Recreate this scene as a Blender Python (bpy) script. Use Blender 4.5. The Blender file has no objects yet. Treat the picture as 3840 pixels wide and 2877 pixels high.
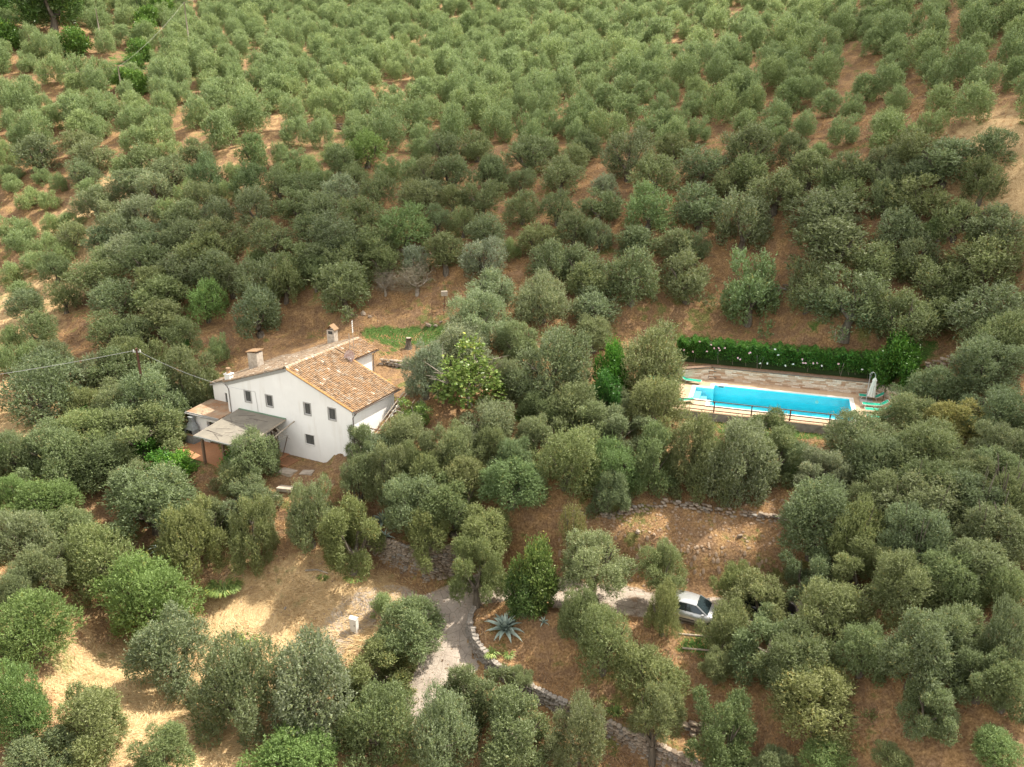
import bpy, bmesh, math, random
import numpy as np
from math import radians, sin, cos, pi
from mathutils import Vector, Matrix, Euler
scene=bpy.context.scene
# ---------------- camera, sky, sun, exposure ----------------
cam=bpy.data.cameras.new('camera'); cam.lens=27.763; cam.sensor_width=36; cam.clip_start=.5; cam.clip_end=6000
camo=bpy.data.objects.new('camera',cam); scene.collection.objects.link(camo)
camo.location=(0,0,0); camo.rotation_euler=(radians(90-19.46),0,0); scene.camera=camo
SUN_EL=56.0; SUN_AZ=math.atan2(.9,.45)      # azimuth from +Y towards +X
SDIR=Vector((sin(SUN_AZ)*cos(radians(SUN_EL)),cos(SUN_AZ)*cos(radians(SUN_EL)),sin(radians(SUN_EL))))
world=bpy.data.worlds.new('World'); scene.world=world; world.use_nodes=True
wn=world.node_tree.nodes; wl=world.node_tree.links
sky=wn.new('ShaderNodeTexSky'); sky.sky_type='NISHITA'; sky.sun_disc=False; sky.sun_elevation=radians(SUN_EL); sky.sun_rotation=SUN_AZ
sky.air_density=1.0; sky.dust_density=3.0; sky.ozone_density=0.6
# fair-weather cloud cover over the blue sky
wtc=wn.new('ShaderNodeTexCoord'); wno=wn.new('ShaderNodeTexNoise'); wno.inputs['Scale'].default_value=2.6; wno.inputs['Detail'].default_value=6; wl.new(wtc.outputs['Generated'],wno.inputs['Vector'])
wmr=wn.new('ShaderNodeMapRange'); wmr.interpolation_type='SMOOTHSTEP'; wmr.inputs[1].default_value=.36; wmr.inputs[2].default_value=.56; wl.new(wno.outputs[0],wmr.inputs[0])
wmx=wn.new('ShaderNodeMix'); wmx.data_type='RGBA'; wl.new(wmr.outputs[0],wmx.inputs[0]); wl.new(sky.outputs[0],wmx.inputs[6]); wmx.inputs[7].default_value=(6.4,6.0,5.3,1)
wl.new(wmx.outputs[2],wn['Background'].inputs[0]); wn['Background'].inputs[1].default_value=0.15
sl=bpy.data.lights.new('sun','SUN'); sl.energy=4.5; sl.angle=radians(.6); sl.color=(1,.93,.80)
so=bpy.data.objects.new('sun',sl); scene.collection.objects.link(so); so.rotation_euler=(-SDIR).to_track_quat('-Z','Y').to_euler()
vs=scene.view_settings; vs.view_transform='Standard'; vs.look='None'; vs.gamma=1; vs.use_curve_mapping=False; vs.exposure=1.15
scene.render.engine='CYCLES'; scene.cycles.max_bounces=5; scene.cycles.diffuse_bounces=2; scene.cycles.glossy_bounces=2; scene.cycles.transmission_bounces=3; scene.cycles.transparent_max_bounces=12; scene.cycles.volume_bounces=0
random.seed(4); rng=np.random.default_rng(7)
# ---------------- terrain ----------------
FPX=2961.4; PITCH=np.radians(19.46)
_c,_s=np.cos(PITCH),np.sin(PITCH)
def ray(px,py):            # 2212-wide px
    a=(px*1.736-1920)/FPX; b=-(py*1.736-1438.5)/FPX
    return np.array([a,_c+b*_s,-_s+b*_c])
HY=np.radians(-26.9); HO=np.array([-15.604,55.950,-26.0])
PY=np.radians(-18.24); PO=np.array([27.910,61.212,-23.0])
def to_world(o,yaw,x,y,z=0.0):
    c,s=np.cos(yaw),np.sin(yaw); return np.array([o[0]+c*x-s*y,o[1]+s*x+c*y,o[2]+z])
def to_local(o,yaw,X,Y):
    c,s=np.cos(yaw),np.sin(yaw); dx=X-o[0]; dy=Y-o[1]; return c*dx+s*dy,-s*dx+c*dy
CZ=[ # px,py,z
(1106,1657,-35.2),(700,1657,-35.0),(763,1360,-32.4),(953,1280,-31.4),(983,1411,-32.8),(1500,1345,-31),(1700,1335,-30.9),(1450,1190,-28),(1650,1145,-27.3),
(1096,1355,-31.2),(1250,1420,-31.6),(1450,1500,-32.4),(560,1290,-31.8),(350,1400,-33.2),(250,1450,-33.8),(820,1150,-28.6),(1100,1120,-27.3),(1250,1100,-27),(640,1050,-26.6),(680,1000,-26.1),
(340,1180,-29.4),(220,1130,-29),(890,730,-20.6),(650,730,-19.6),(760,690,-18.4),(930,650,-17.6),(1700,740,-20.6),(1560,590,-15.8),(1320,680,-18.8),(1700,950,-24.3),(2100,800,-21.6)]
CD=[ # px,py,ray length
(0,1657,51),(350,1657,49),(1700,1657,48),(2212,1657,46.5),(0,1400,55),(0,1200,61),(0,1000,70),(0,850,82),(0,600,108),(0,400,127),(0,250,148),(0,100,175),(0,0,200),(0,-100,240),(0,-250,300),
(150,700,92),(300,600,92),(450,500,95),(300,400,112),(300,200,143),(300,50,185),(330,900,73),(150,1150,65),
(500,330,110),(700,600,81),(700,400,99),(700,200,133),(700,50,180),(700,-100,250),
(1106,600,77),(1106,500,84),(1106,400,94),(1106,200,126),(1106,50,172),(1106,-100,235),(1106,-250,300),
(1450,500,81),(1450,400,90),(1450,200,117),(1450,50,155),(1450,-100,205),
(1800,600,75),(1800,400,87),(1800,200,111),(1800,50,140),(1800,-100,180),
(2212,0,126),(2212,-100,150),(2212,-250,200),(2212,200,99),(2212,400,83),(2212,600,75),(2212,750,71),(2212,900,66),(2212,1100,59),(2212,1300,53),(2212,1500,49),
(1950,650,73),(1950,1000,61),(1900,1200,54),(1900,1400,49.5)]
CW=[(-20,15,-41),(20,15,-40),(0,-20,-48),(60,30,-34),(-60,30,-42),(-60,-20,-50),(60,-20,-45)]
for lx,ly,lz in [(-1,-.5,0),(-8,-4,-.1),(-12.5,-2,0),(5,-1,1.2),(5,1.4,2),(5,5,3.6),(3,9,4.3),(-4,12,4.6),(-11,13,3.6),(-12.5,4,1.5),(-4,-6,-.6)]:
    CW.append(tuple(to_world(HO,HY,lx,ly,lz)))
for lx,ly,lz in [(-14,0,.3),(-14,-5,-.3),(5,-3,.2),(5,2,1.2),(-5,4.2,1.7),(-12,4.2,1.7),(2,4.2,1.7),(-5,-8,-1.1),(-12,-8,-1.0),(2,-8,-.9)]:
    CW.append(tuple(to_world(PO,PY,lx,ly,lz)))
def _cp():
    P=[]
    for px,py,z in CZ:
        r=ray(px,py); P.append(r*(z/r[2]))
    for px,py,D in CD:
        if D>0:
            r=ray(px,py); P.append(r/np.linalg.norm(r)*D)
    for w in CW: P.append(np.array(w,float))
    return np.array(P)
_P=_cp()
def _tps(r2): return 0.5*r2*np.log(r2+1e-9)
def _fit(P,lam):
    n=len(P);S=20.0
    X=P[:,:2]/S; r2=((X[:,None]-X[None])**2).sum(-1)
    K=_tps(r2)+lam*np.eye(n); Q=np.c_[np.ones(n),X]
    A=np.block([[K,Q],[Q.T,np.zeros((3,3))]])
    return X,np.linalg.solve(A,np.r_[P[:,2],np.zeros(3)]),S
_F=_fit(_P,0.06)
def base(X,Y):
    C,w,S=_F; X=np.asarray(X,float);Y=np.asarray(Y,float); sh=X.shape
    q=np.stack([X.ravel()/S,Y.ravel()/S],1); out=np.empty(len(q))
    for i in range(0,len(q),20000):
        s=q[i:i+20000]; r2=((s[:,None]-C[None])**2).sum(-1)
        out[i:i+20000]=_tps(r2)@w[:len(C)]+w[len(C)]+s@w[len(C)+1:]
    return out.reshape(sh)
def sstep(a,b,x):
    t=np.clip((x-a)/(b-a),0,1); return t*t*(3-2*t)
def poly(X,Y,P):
    """nearest point on polyline: returns distance(signed, + = left side), interpolated extra columns, end flag"""
    P=np.array(P,float); best=np.full(X.shape,1e9); sd=np.zeros(X.shape); ex=np.zeros(X.shape+(P.shape[1]-2,)); end=np.zeros(X.shape)
    L=np.r_[0,np.cumsum(np.hypot(*np.diff(P[:,:2],axis=0).T))]
    for i in range(len(P)-1):
        a=P[i,:2];b=P[i+1,:2];d=b-a;l2=d@d
        u=((X-a[0])*d[0]+(Y-a[1])*d[1])/l2; t=np.clip(u,0,1)
        dx=X-(a[0]+t*d[0]);dy=Y-(a[1]+t*d[1]);dist=np.hypot(dx,dy)
        m=dist<best
        best=np.where(m,dist,best); sd=np.where(m,np.where(d[0]*dy-d[1]*dx>0,dist,-dist),sd)
        ex=np.where(m[...,None],P[i,2:]+(P[i+1,2:]-P[i,2:])*t[...,None],ex)
        over=np.where(i==0,np.maximum(-u,0),0)+np.where(i==len(P)-2,np.maximum(u-1,0),0)
        end=np.where(m,over*np.sqrt(l2),end)
    return sd,ex,end
ROAD=[(-8.5,31,-36.2),(-5.6,37,-34.4),(-3.9,41.0,-33.0),(-4.6,44.6,-31.8),(-2,46.3,-31.3),(2.5,45.6,-31.05),(7,44.6,-30.95),(12,43.3,-30.9),(20,42.7,-30.8),(32,42,-30.4)]
# stone retaining walls: x, y, z_bottom, z_top ; left side of the direction of travel is the high side
WALLS=[
 [(-2.6,44.7,-31.6,-31.4),(-3.0,43.0,-32.4,-31.4),(-2.5,41.4,-33.0,-31.7),(-1.58,40.2,-33.3,-32.25),(1.2,38.3,-33.9,-32.85),(4.6,36.7,-34.5,-33.5),(8.0,35.0,-35.3,-33.9),(11.5,33.2,-35.8,-34.6)],
 [(-11.5,50.8,-30.3,-29.4),(-8.9,48.4,-31.0,-28.9),(-6.1,47.1,-31.25,-29.1),(-4.2,47.6,-31.1,-29.0),(-2.6,49.4,-30.4,-29.0)],
 ]
def height(X,Y,detail=True):
    X=np.asarray(X,float);Y=np.asarray(Y,float)
    z=base(X,Y)
    # hill terraces (old dry-stone steps), only on the slope behind
    n=np.sin(X*.11+1.3*np.sin(Y*.07))*1.1+np.sin(X*.043-.6+Y*.02)*1.6
    ph=(z+n*.5)/1.9; fr=ph-np.floor(ph)
    st=(sstep(.62,.98,fr)-fr)*1.9
    k=sstep(66,76,Y)*.75
    hx,hy=to_local(HO,HY,X,Y); px,py=to_local(PO,PY,X,Y)
    k=k+ (1-k)*.35*sstep(0,6,np.abs(Y-58)) *0
    z=z+st*k*.6
    if detail:
        z=z+.10*np.sin(X*.9+2*np.sin(Y*.5))*np.sin(Y*.8+1.7*np.sin(X*.37))+.05*np.sin(X*2.3+Y*1.1)*np.sin(Y*2.9-X*.7)
    for W in WALLS:
        d,ex,en=poly(X,Y,W)
        w=np.exp(-(np.maximum(np.abs(d)-1.2,0)/1.6)**2)*np.exp(-(en/1.2)**2)
        t=sstep(-.05,.45,d)
        z=z*(1-w)+w*(ex[...,0]*(1-t)+(ex[...,1]-.08)*t)
    d,ex,en=poly(X,Y,ROAD)
    w=1-sstep(1.7,3.4,np.abs(d)); w=np.where((poly(X,Y,WALLS[0])[0]>0)&(np.abs(poly(X,Y,WALLS[0])[0])<4)&(Y<44.6),0,w)
    z=z*(1-w)+w*ex[...,0]
    # house terrace (brick patio) and ground under the house
    def box(lx,ly,x0,x1,y0,y1,s):
        dx=np.maximum(np.maximum(x0-lx,lx-x1),0);dy=np.maximum(np.maximum(y0-ly,ly-y1),0)
        return 1-sstep(0,s,np.hypot(dx,dy))
    w=box(hx,hy,-15.2,-6.5,-4.2,1.2,1.5); z=z*(1-w)+w*(-26.06)
    w=box(hx,hy,-6.5,1.2,-2.2,0,1.5); z=z*(1-w)+w*(-26.06)
    w=box(hx,hy,-8,4,0.5,5,.4); z=z*(1-w)+w*np.minimum(z,-26.2)
    # pool: ground behind the stone wall, then dug out under the deck
    w=box(px,py,-14,3.2,2.0,4.3,1.2); z=z*(1-w)+w*(-21.95)
    w=box(px,py,-17,3.2,-8.4,-6.9,1.3); z=z*(1-w)+w*(-23.66)
    w=box(px,py,3.2,4.8,-3.5,1.6,.6); z=z*(1-w)+w*(-23.08)
    w=box(px,py,-16.8,2.9,-6.35,1.5,.35); z=z*(1-w)+w*np.minimum(z,-24.7)
    w=box(px,py,-12.9,.2,-5.5,.3,.3); z=z*(1-w)+w*(-25.2)
    return z
# ---------------- helpers ----------------
COL=scene.collection
def tag(o,label=None,cat=None,group=None,kind=None):
    if label: o['label']=label
    if cat: o['category']=cat
    if group: o['group']=group
    if kind: o['kind']=kind
    return o
def empty(name,loc=(0,0,0),rz=0,label=None,cat=None,group=None,rot=None):
    o=bpy.data.objects.new(name,None); COL.objects.link(o); o.empty_display_size=.3
    o.location=loc; o.rotation_euler=rot if rot else (0,0,rz); return tag(o,label,cat,group)
def mesh_obj(name,me,mat=None,parent=None,loc=None,rot=None,scale=None):
    o=bpy.data.objects.new(name,me); COL.objects.link(o)
    if mat is not None and not me.materials: me.materials.append(mat)
    if parent: o.parent=parent
    if loc is not None: o.location=loc
    if rot is not None: o.rotation_euler=rot
    if scale is not None: o.scale=scale
    return o
def np_mesh(name,V,F,mat=None,attr=None,smooth=False):
    """V (n,3), F (m,k) array of constant k"""
    me=bpy.data.meshes.new(name); V=np.asarray(V,np.float32); F=np.asarray(F,np.int32); m,k=F.shape
    me.vertices.add(len(V)); me.vertices.foreach_set('co',V.ravel()); me.loops.add(m*k); me.loops.foreach_set('vertex_index',F.ravel())
    me.polygons.add(m); me.polygons.foreach_set('loop_start',np.arange(0,m*k,k,dtype=np.int32))
    if smooth: me.polygons.foreach_set('use_smooth',np.ones(m,bool))
    for n,(dom,a) in (attr or {}).items():
        at=me.attributes.new(n,'FLOAT',dom); at.data.foreach_set('value',np.asarray(a,np.float32))
    me.update(calc_edges=True); me.validate()
    if mat: me.materials.append(mat)
    return me
class MB:
    """collects simple solids into one mesh"""
    def __init__(s): s.v=[];s.f=[];s.t=[]
    def add(s,V,F,t=.5):
        n=len(s.v); s.v+= [tuple(v) for v in V]; s.f+=[tuple(i+n for i in f) for f in F]; s.t+=[t]*len(F); return s
    def box(s,x0,x1,y0,y1,z0,z1,t=.5):
        return s.add([(x0,y0,z0),(x1,y0,z0),(x1,y1,z0),(x0,y1,z0),(x0,y0,z1),(x1,y0,z1),(x1,y1,z1),(x0,y1,z1)],[(0,3,2,1),(4,5,6,7),(0,1,5,4),(1,2,6,5),(2,3,7,6),(3,0,4,7)],t)
    def tube(s,pts,rad,n=7,t=.5,cap=True):
        pts=[Vector(p) for p in pts]; k=len(pts); rad=rad if hasattr(rad,'__len__') else [rad]*k
        V=[];F=[]; up=Vector((0,0,1))
        for i,p in enumerate(pts):
            d=(pts[min(i+1,k-1)]-pts[max(i-1,0)]).normalized()
            a=d.cross(up if abs(d.z)<.95 else Vector((1,0,0))).normalized(); b=d.cross(a)
            for j in range(n):
                q=2*pi*j/n; V.append(p+(a*cos(q)+b*sin(q))*rad[i])
        for i in range(k-1):
            for j in range(n):
                F.append((i*n+j,i*n+(j+1)%n,(i+1)*n+(j+1)%n,(i+1)*n+j))
        if cap: F+= [tuple(range(n)),tuple(reversed(range((k-1)*n,k*n)))]
        return s.add(V,F,t)
    def prism(s,P,z0,z1,t=.5):
        """P list of xy (ccw); z0,z1 scalars or lists"""
        n=len(P); z0=z0 if hasattr(z0,'__len__') else [z0]*n; z1=z1 if hasattr(z1,'__len__') else [z1]*n
        V=[(p[0],p[1],z0[i]) for i,p in enumerate(P)]+[(p[0],p[1],z1[i]) for i,p in enumerate(P)]
        return s.add(V,[tuple(reversed(range(n))),tuple(range(n,2*n))]+[(i,(i+1)%n,n+(i+1)%n,n+i) for i in range(n)],t)
    def mesh(s,name,mat=None,smooth=False,bevel=0):
        me=bpy.data.meshes.new(name); me.from_pydata(s.v,[],s.f); at=me.attributes.new('tint','FLOAT','FACE'); at.data.foreach_set('value',s.t)
        if bevel:
            b=bmesh.new(); b.from_mesh(me); bmesh.ops.bevel(b,geom=list(b.edges),offset=bevel,segments=1,affect='EDGES'); b.to_mesh(me); b.free()
        if smooth: me.polygons.foreach_set('use_smooth',[True]*len(me.polygons))
        me.update()
        if mat: me.materials.append(mat)
        return me
    def obj(s,name,mat,parent=None,smooth=False,bevel=0,loc=None,rot=None): return mesh_obj(name,s.mesh(name,mat,smooth,bevel),None,parent,loc,rot)
def ball(r,seg=8,rings=6,squash=(1,1,1)):
    V=[];F=[]
    for i in range(rings+1):
        a=pi*i/rings
        for j in range(seg):
            q=2*pi*j/seg; V.append((r*squash[0]*sin(a)*cos(q),r*squash[1]*sin(a)*sin(q),r*squash[2]*cos(a)))
    for i in range(rings):
        for j in range(seg): F.append((i*seg+j,(i+1)*seg+j,(i+1)*seg+(j+1)%seg,i*seg+(j+1)%seg))
    return V,F
# ---------------- materials ----------------
class NT:
    def __init__(s,name,rough=.8,spec=.3):
        s.m=bpy.data.materials.new(name); s.m.use_nodes=True; s.n=s.m.node_tree.nodes; s.l=s.m.node_tree.links
        s.b=s.n['Principled BSDF']; s.b.inputs['Roughness'].default_value=rough; s.b.inputs['Specular IOR Level'].default_value=spec
        s.g=s.n.new('ShaderNodeNewGeometry'); s.tc=s.n.new('ShaderNodeTexCoord'); s.pos=s.g.outputs['Position']
    def noise(s,scale,detail=3,rough=.55,vec=None,dist=0,out=0):
        x=s.n.new('ShaderNodeTexNoise'); x.inputs['Scale'].default_value=scale; x.inputs['Detail'].default_value=detail; x.inputs['Roughness'].default_value=rough; x.inputs['Distortion'].default_value=dist
        s.l.new(vec or s.pos,x.inputs['Vector']); return x.outputs[out]
    def voro(s,scale,vec=None,feat='F1',out='Distance'):
        x=s.n.new('ShaderNodeTexVoronoi'); x.feature=feat; x.inputs['Scale'].default_value=scale; s.l.new(vec or s.pos,x.inputs['Vector']); return x.outputs[out]
    def attr(s,name,out='Fac'):
        x=s.n.new('ShaderNodeAttribute'); x.attribute_name=name; return x.outputs[out]
    def ramp(s,fac,stops,interp='LINEAR'):
        x=s.n.new('ShaderNodeValToRGB'); e=x.color_ramp.elements; x.color_ramp.interpolation=interp
        while len(e)<len(stops): e.new(.5)
        for i,(p,c) in enumerate(stops): e[i].position=p; e[i].color=(*c,1) if len(c)==3 else c
        s.l.new(fac,x.inputs[0]); return x.outputs[0]
    def mix(s,f,a,b,mode='MIX'):
        x=s.n.new('ShaderNodeMix'); x.data_type='RGBA'; x.blend_type=mode
        for sock,v in ((x.inputs[0],f),(x.inputs[6],a),(x.inputs[7],b)):
            if hasattr(v,'is_linked'): s.l.new(v,sock)
            elif hasattr(v,'__len__'): sock.default_value=(*v,1)
            else: sock.default_value=v
        return x.outputs[2]
    def math(s,op,a,b=0,clamp=False):
        x=s.n.new('ShaderNodeMath'); x.operation=op; x.use_clamp=clamp
        for i,v in enumerate((a,b)):
            if hasattr(v,'is_linked'): s.l.new(v,x.inputs[i])
            else: x.inputs[i].default_value=v
        return x.outputs[0]
    def smooth(s,v,a,b,lo=0,hi=1):
        x=s.n.new('ShaderNodeMapRange'); x.interpolation_type='SMOOTHSTEP'; x.inputs[1].default_value=a; x.inputs[2].default_value=b; x.inputs[3].default_value=lo; x.inputs[4].default_value=hi
        s.l.new(v,x.inputs[0]); return x.outputs[0]
    def scale(s,vec,sc):
        x=s.n.new('ShaderNodeMapping'); x.inputs['Scale'].default_value=sc; s.l.new(vec,x.inputs[0]); return x.outputs[0]
    def rand(s):
        x=s.n.new('ShaderNodeObjectInfo'); return x.outputs['Random']
    def ocol(s):
        x=s.n.new('ShaderNodeObjectInfo'); return x.outputs['Color']
    def color(s,c): 
        if hasattr(c,'is_linked'): s.l.new(c,s.b.inputs['Base Color'])
        else: s.b.inputs['Base Color'].default_value=(*c,1)
        return s
    def bump(s,h,strength=.4,dist=.05):
        x=s.n.new('ShaderNodeBump'); x.inputs['Strength'].default_value=strength; x.inputs['Distance'].default_value=dist; s.l.new(h,x.inputs['Height']); s.l.new(x.outputs[0],s.b.inputs['Normal']); return s
def simple(name,c1,c2=None,scale=6,rough=.8,spec=.25,metal=0,bump=0,obj=True):
    t=NT(name,rough,spec); v=t.tc.outputs['Object'] if obj else t.pos
    if c2:
        n=t.noise(scale,4,.6,v); t.color(t.mix(t.smooth(n,.3,.7),c1,c2))
        if bump: t.bump(n,bump,.03)
    else: t.color(c1)
    t.b.inputs['Metallic'].default_value=metal
    return t.m
def leafmat(name,top,under,translucent=.25,varcol=None,var=.28,rough=.55,oc=True,spec=.3):
    """leaf: top colour, paler underside, per-leaf tint attribute, per-tree colour"""
    t=NT(name,rough,spec); a=t.attr('tint'); r=t.rand()
    c=t.mix(t.g.outputs['Backfacing'],top,under)
    lo=t.mix(1.0,c,(1-var,1-var,1-var*.9),'MULTIPLY'); hi=t.mix(1.0,c,(1+var,1+var,1+var*.8),'MULTIPLY')
    c=t.mix(a,lo,hi)
    if varcol: c=t.mix(t.math('MULTIPLY',t.smooth(a,.86,.99),.8),c,varcol)
    rr=t.ramp(r,[(0,(.86,.88,.82)),(.5,(1,1,1)),(1,(1.12,1.08,1.0))]); c=t.mix(1.0,c,rr,'MULTIPLY')
    if oc: c=t.mix(1.0,c,t.ocol(),'MULTIPLY')
    t.color(c)
    if translucent:
        tr=t.n.new('ShaderNodeBsdfTranslucent'); t.l.new(c,tr.inputs[0]); ms=t.n.new('ShaderNodeMixShader'); ms.inputs[0].default_value=translucent
        t.l.new(t.b.outputs[0],ms.inputs[1]); t.l.new(tr.outputs[0],ms.inputs[2]); t.l.new(ms.outputs[0],t.n['Material Output'].inputs[0])
    return t.m
M_OL=leafmat('olive_leaf',(.15,.19,.075),(.235,.28,.155),.45,(.30,.25,.09))
M_BR=leafmat('broad_leaf',(.085,.14,.042),(.14,.19,.07),.28,(.30,.30,.06),.4,rough=.4)
M_DRY=leafmat('dry_twigs',(.22,.19,.14),(.24,.2,.15),.1)
def bark():
    t=NT('olive_bark',.9,.1); v=t.tc.outputs['Object']; n=t.noise(9,5,.65,t.scale(v,(1,1,.35))); t.color(t.ramp(n,[(.3,(.05,.04,.032)),(.55,(.14,.12,.095)),(.75,(.26,.235,.20))])); t.bump(n,.6,.05); return t.m
M_BARK=bark()
M_PALEBARK=simple('pale_bark',(.34,.30,.25),(.20,.17,.14),7)
def ground():
    t=NT('dry_ground',.95,.1)
    n1=t.noise(.16,4,.6); n2=t.noise(.9,5,.65); n3=t.noise(7,5,.7); n4=t.noise(22,3,.6)
    st=t.noise(5,4,.7,t.scale(t.noise(.35,2,.5,out=1),(6,6,6)),dist=2.5)   # swirled straw
    soil=t.ramp(n3,[(.28,(.080,.048,.028)),(.5,(.18,.112,.064)),(.72,(.31,.205,.125))])
    straw=t.ramp(st,[(.32,(.22,.14,.065)),(.5,(.44,.31,.165)),(.68,(.62,.47,.28))])
    dry=t.ramp(n3,[(.3,(.11,.065,.032)),(.5,(.26,.158,.075)),(.7,(.43,.285,.145))])
    c=t.mix(t.smooth(n2,.38,.62),soil,dry)
    c=t.mix(t.smooth(t.math('ADD',t.attr('straw'),t.math('MULTIPLY',t.math('SUBTRACT',n2,.5),1.1)),.35,.75),c,straw)
    gr=t.ramp(n3,[(.3,(.028,.05,.012)),(.55,(.065,.12,.028)),(.75,(.14,.19,.06))])
    gm=t.smooth(t.math('ADD',t.attr('green'),t.math('MULTIPLY',t.math('SUBTRACT',n2,.5),1.3)),.42,.68)
    c=t.mix(gm,c,gr)
    g2=t.smooth(t.math('MULTIPLY',n1,n2),.29,.36,0,.65); c=t.mix(g2,c,gr)
    peb=t.smooth(t.voro(9),.0,.22,1,0); c=t.mix(t.math('MULTIPLY',peb,t.smooth(n1,.5,.62,0,.5)),c,(.42,.36,.29))
    rd=t.ramp(t.math('ADD',t.math('MULTIPLY',n2,.6),t.math('MULTIPLY',n4,.4)),[(.3,(.17,.135,.11)),(.5,(.33,.28,.235)),(.7,(.44,.38,.32))])
    crack=t.smooth(t.voro(1.1,t.noise(1.5,3,.6,out=1) if False else None,'DISTANCE_TO_EDGE'),0,.035,1,0)
    rd=t.mix(t.math('MULTIPLY',crack,.5),rd,(.10,.08,.06))
    rm=t.smooth(t.math('ADD',t.attr('road'),t.math('MULTIPLY',t.math('SUBTRACT',n2,.5),.7)),.42,.60)
    c=t.mix(rm,c,rd)
    t.color(c); t.bump(t.math('ADD',t.math('MULTIPLY',n3,.6),t.math('MULTIPLY',st,.4)),.7,.12); return t.m
M_GROUND=ground()
# ---------------- the ground ----------------
def seg(a,b,step): return list(np.arange(a,b-1e-6,step))
xs=np.array(seg(-330,-150,9)+seg(-150,-60,2.5)+seg(-60,-38,.9)+seg(-38,46,.36)+seg(46,66,.9)+seg(66,150,2.5)+seg(150,331,9))
ys=np.array(seg(-60,20,4)+seg(20,28,1)+seg(28,80,.36)+seg(80,125,.8)+seg(125,240,2)+seg(240,421,6))
GX,GY=np.meshgrid(xs,ys); GZ=height(GX,GY)
nx,ny=len(xs),len(ys); idx=np.arange(nx*ny).reshape(ny,nx)
FF=np.stack([idx[:-1,:-1],idx[:-1,1:],idx[1:,1:],idx[1:,:-1]],-1).reshape(-1,4)
def blob(X,Y,L):
    o=np.zeros(X.shape)
    for x,y,rx,ry,s in L: o=np.maximum(o,s*np.exp(-(((X-x)/rx)**2+((Y-y)/ry)**2)**1.5))
    return o
GREEN=[(-9.2,70,3.9,1.7,1.3),(-11.8,70.4,2.6,1.3,1.0),(-9.3,65.2,1.8,1.0,.85),(-11,67.5,1.8,1.3,.5),(22.9,74.2,3,1.5,.6),(33.5,62.8,4,1.6,.7),(21,55.8,7,1.7,.95),(16,57.3,3,1.6,.8),(12.4,40.2,3,1.3,.8),(1.1,58.3,2.2,1.4,.7),(-16,75,2,1.5,.4),(-25,56.5,5,2.2,.75),(-50,95,3,6,.35),(-31,50,3,3,.35),(-66,145,7,18,.6),(-24,39,2,2.5,.4),(29,47,4,1.6,.35),(-14.5,47.5,2,1.3,.4),(28,68,5,1.5,.5)]
STRAW=[(-14,44.5,9,4.5,.9),(-22,39,7,5,.9),(-16,34,8,4,.9),(-42,61,8,7,.85),(-51,90,9,24,.75),(46,74,7,12,.85),(-30,100,30,50,.42),(-20,170,120,60,.45),(14,74,5,6,.3),(2,38,5,3,.15),(12,36,8,3,.25),(-16,76,7,3,.3),(26,33,9,3,.3),(33,82,6,14,.4),(-5,120,60,18,.3)]
dr,_,_=poly(GX,GY,ROAD); dt,_,_=poly(GX,GY,[(-4.8,44.8),(-8,45.2),(-10.5,44.4),(-12,42.5)])
wide=1.75+.9*np.exp(-((GX+4.5)**2+(GY-44)**2)/7)
road=np.clip(1-sstep(wide-.5,wide+.6,np.abs(dr)),0,1); road=np.maximum(road,.62*(1-sstep(.8,2.4,np.abs(dt))))
wd,_,_=poly(GX,GY,WALLS[0]); road=np.where((wd>0)&(wd<5)&(GY<44.7)&(GY>33),0,road)*np.clip((GY-35.5)/3.5,.0,1)*np.where(GX>3,np.clip(1-(GX-3)/5,.62,1),1)
me=np_mesh('ground',np.stack([GX,GY,GZ],-1).reshape(-1,3),FF,M_GROUND,{'green':('POINT',blob(GX,GY,GREEN).ravel()),'straw':('POINT',blob(GX,GY,STRAW).ravel()),'road':('POINT',road.ravel())},True)
tag(mesh_obj('ground',me),'dry terraced hillside with a pale track',kind='structure')
def gh(x,y): return float(height(np.array([x]),np.array([y]))[0])
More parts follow.
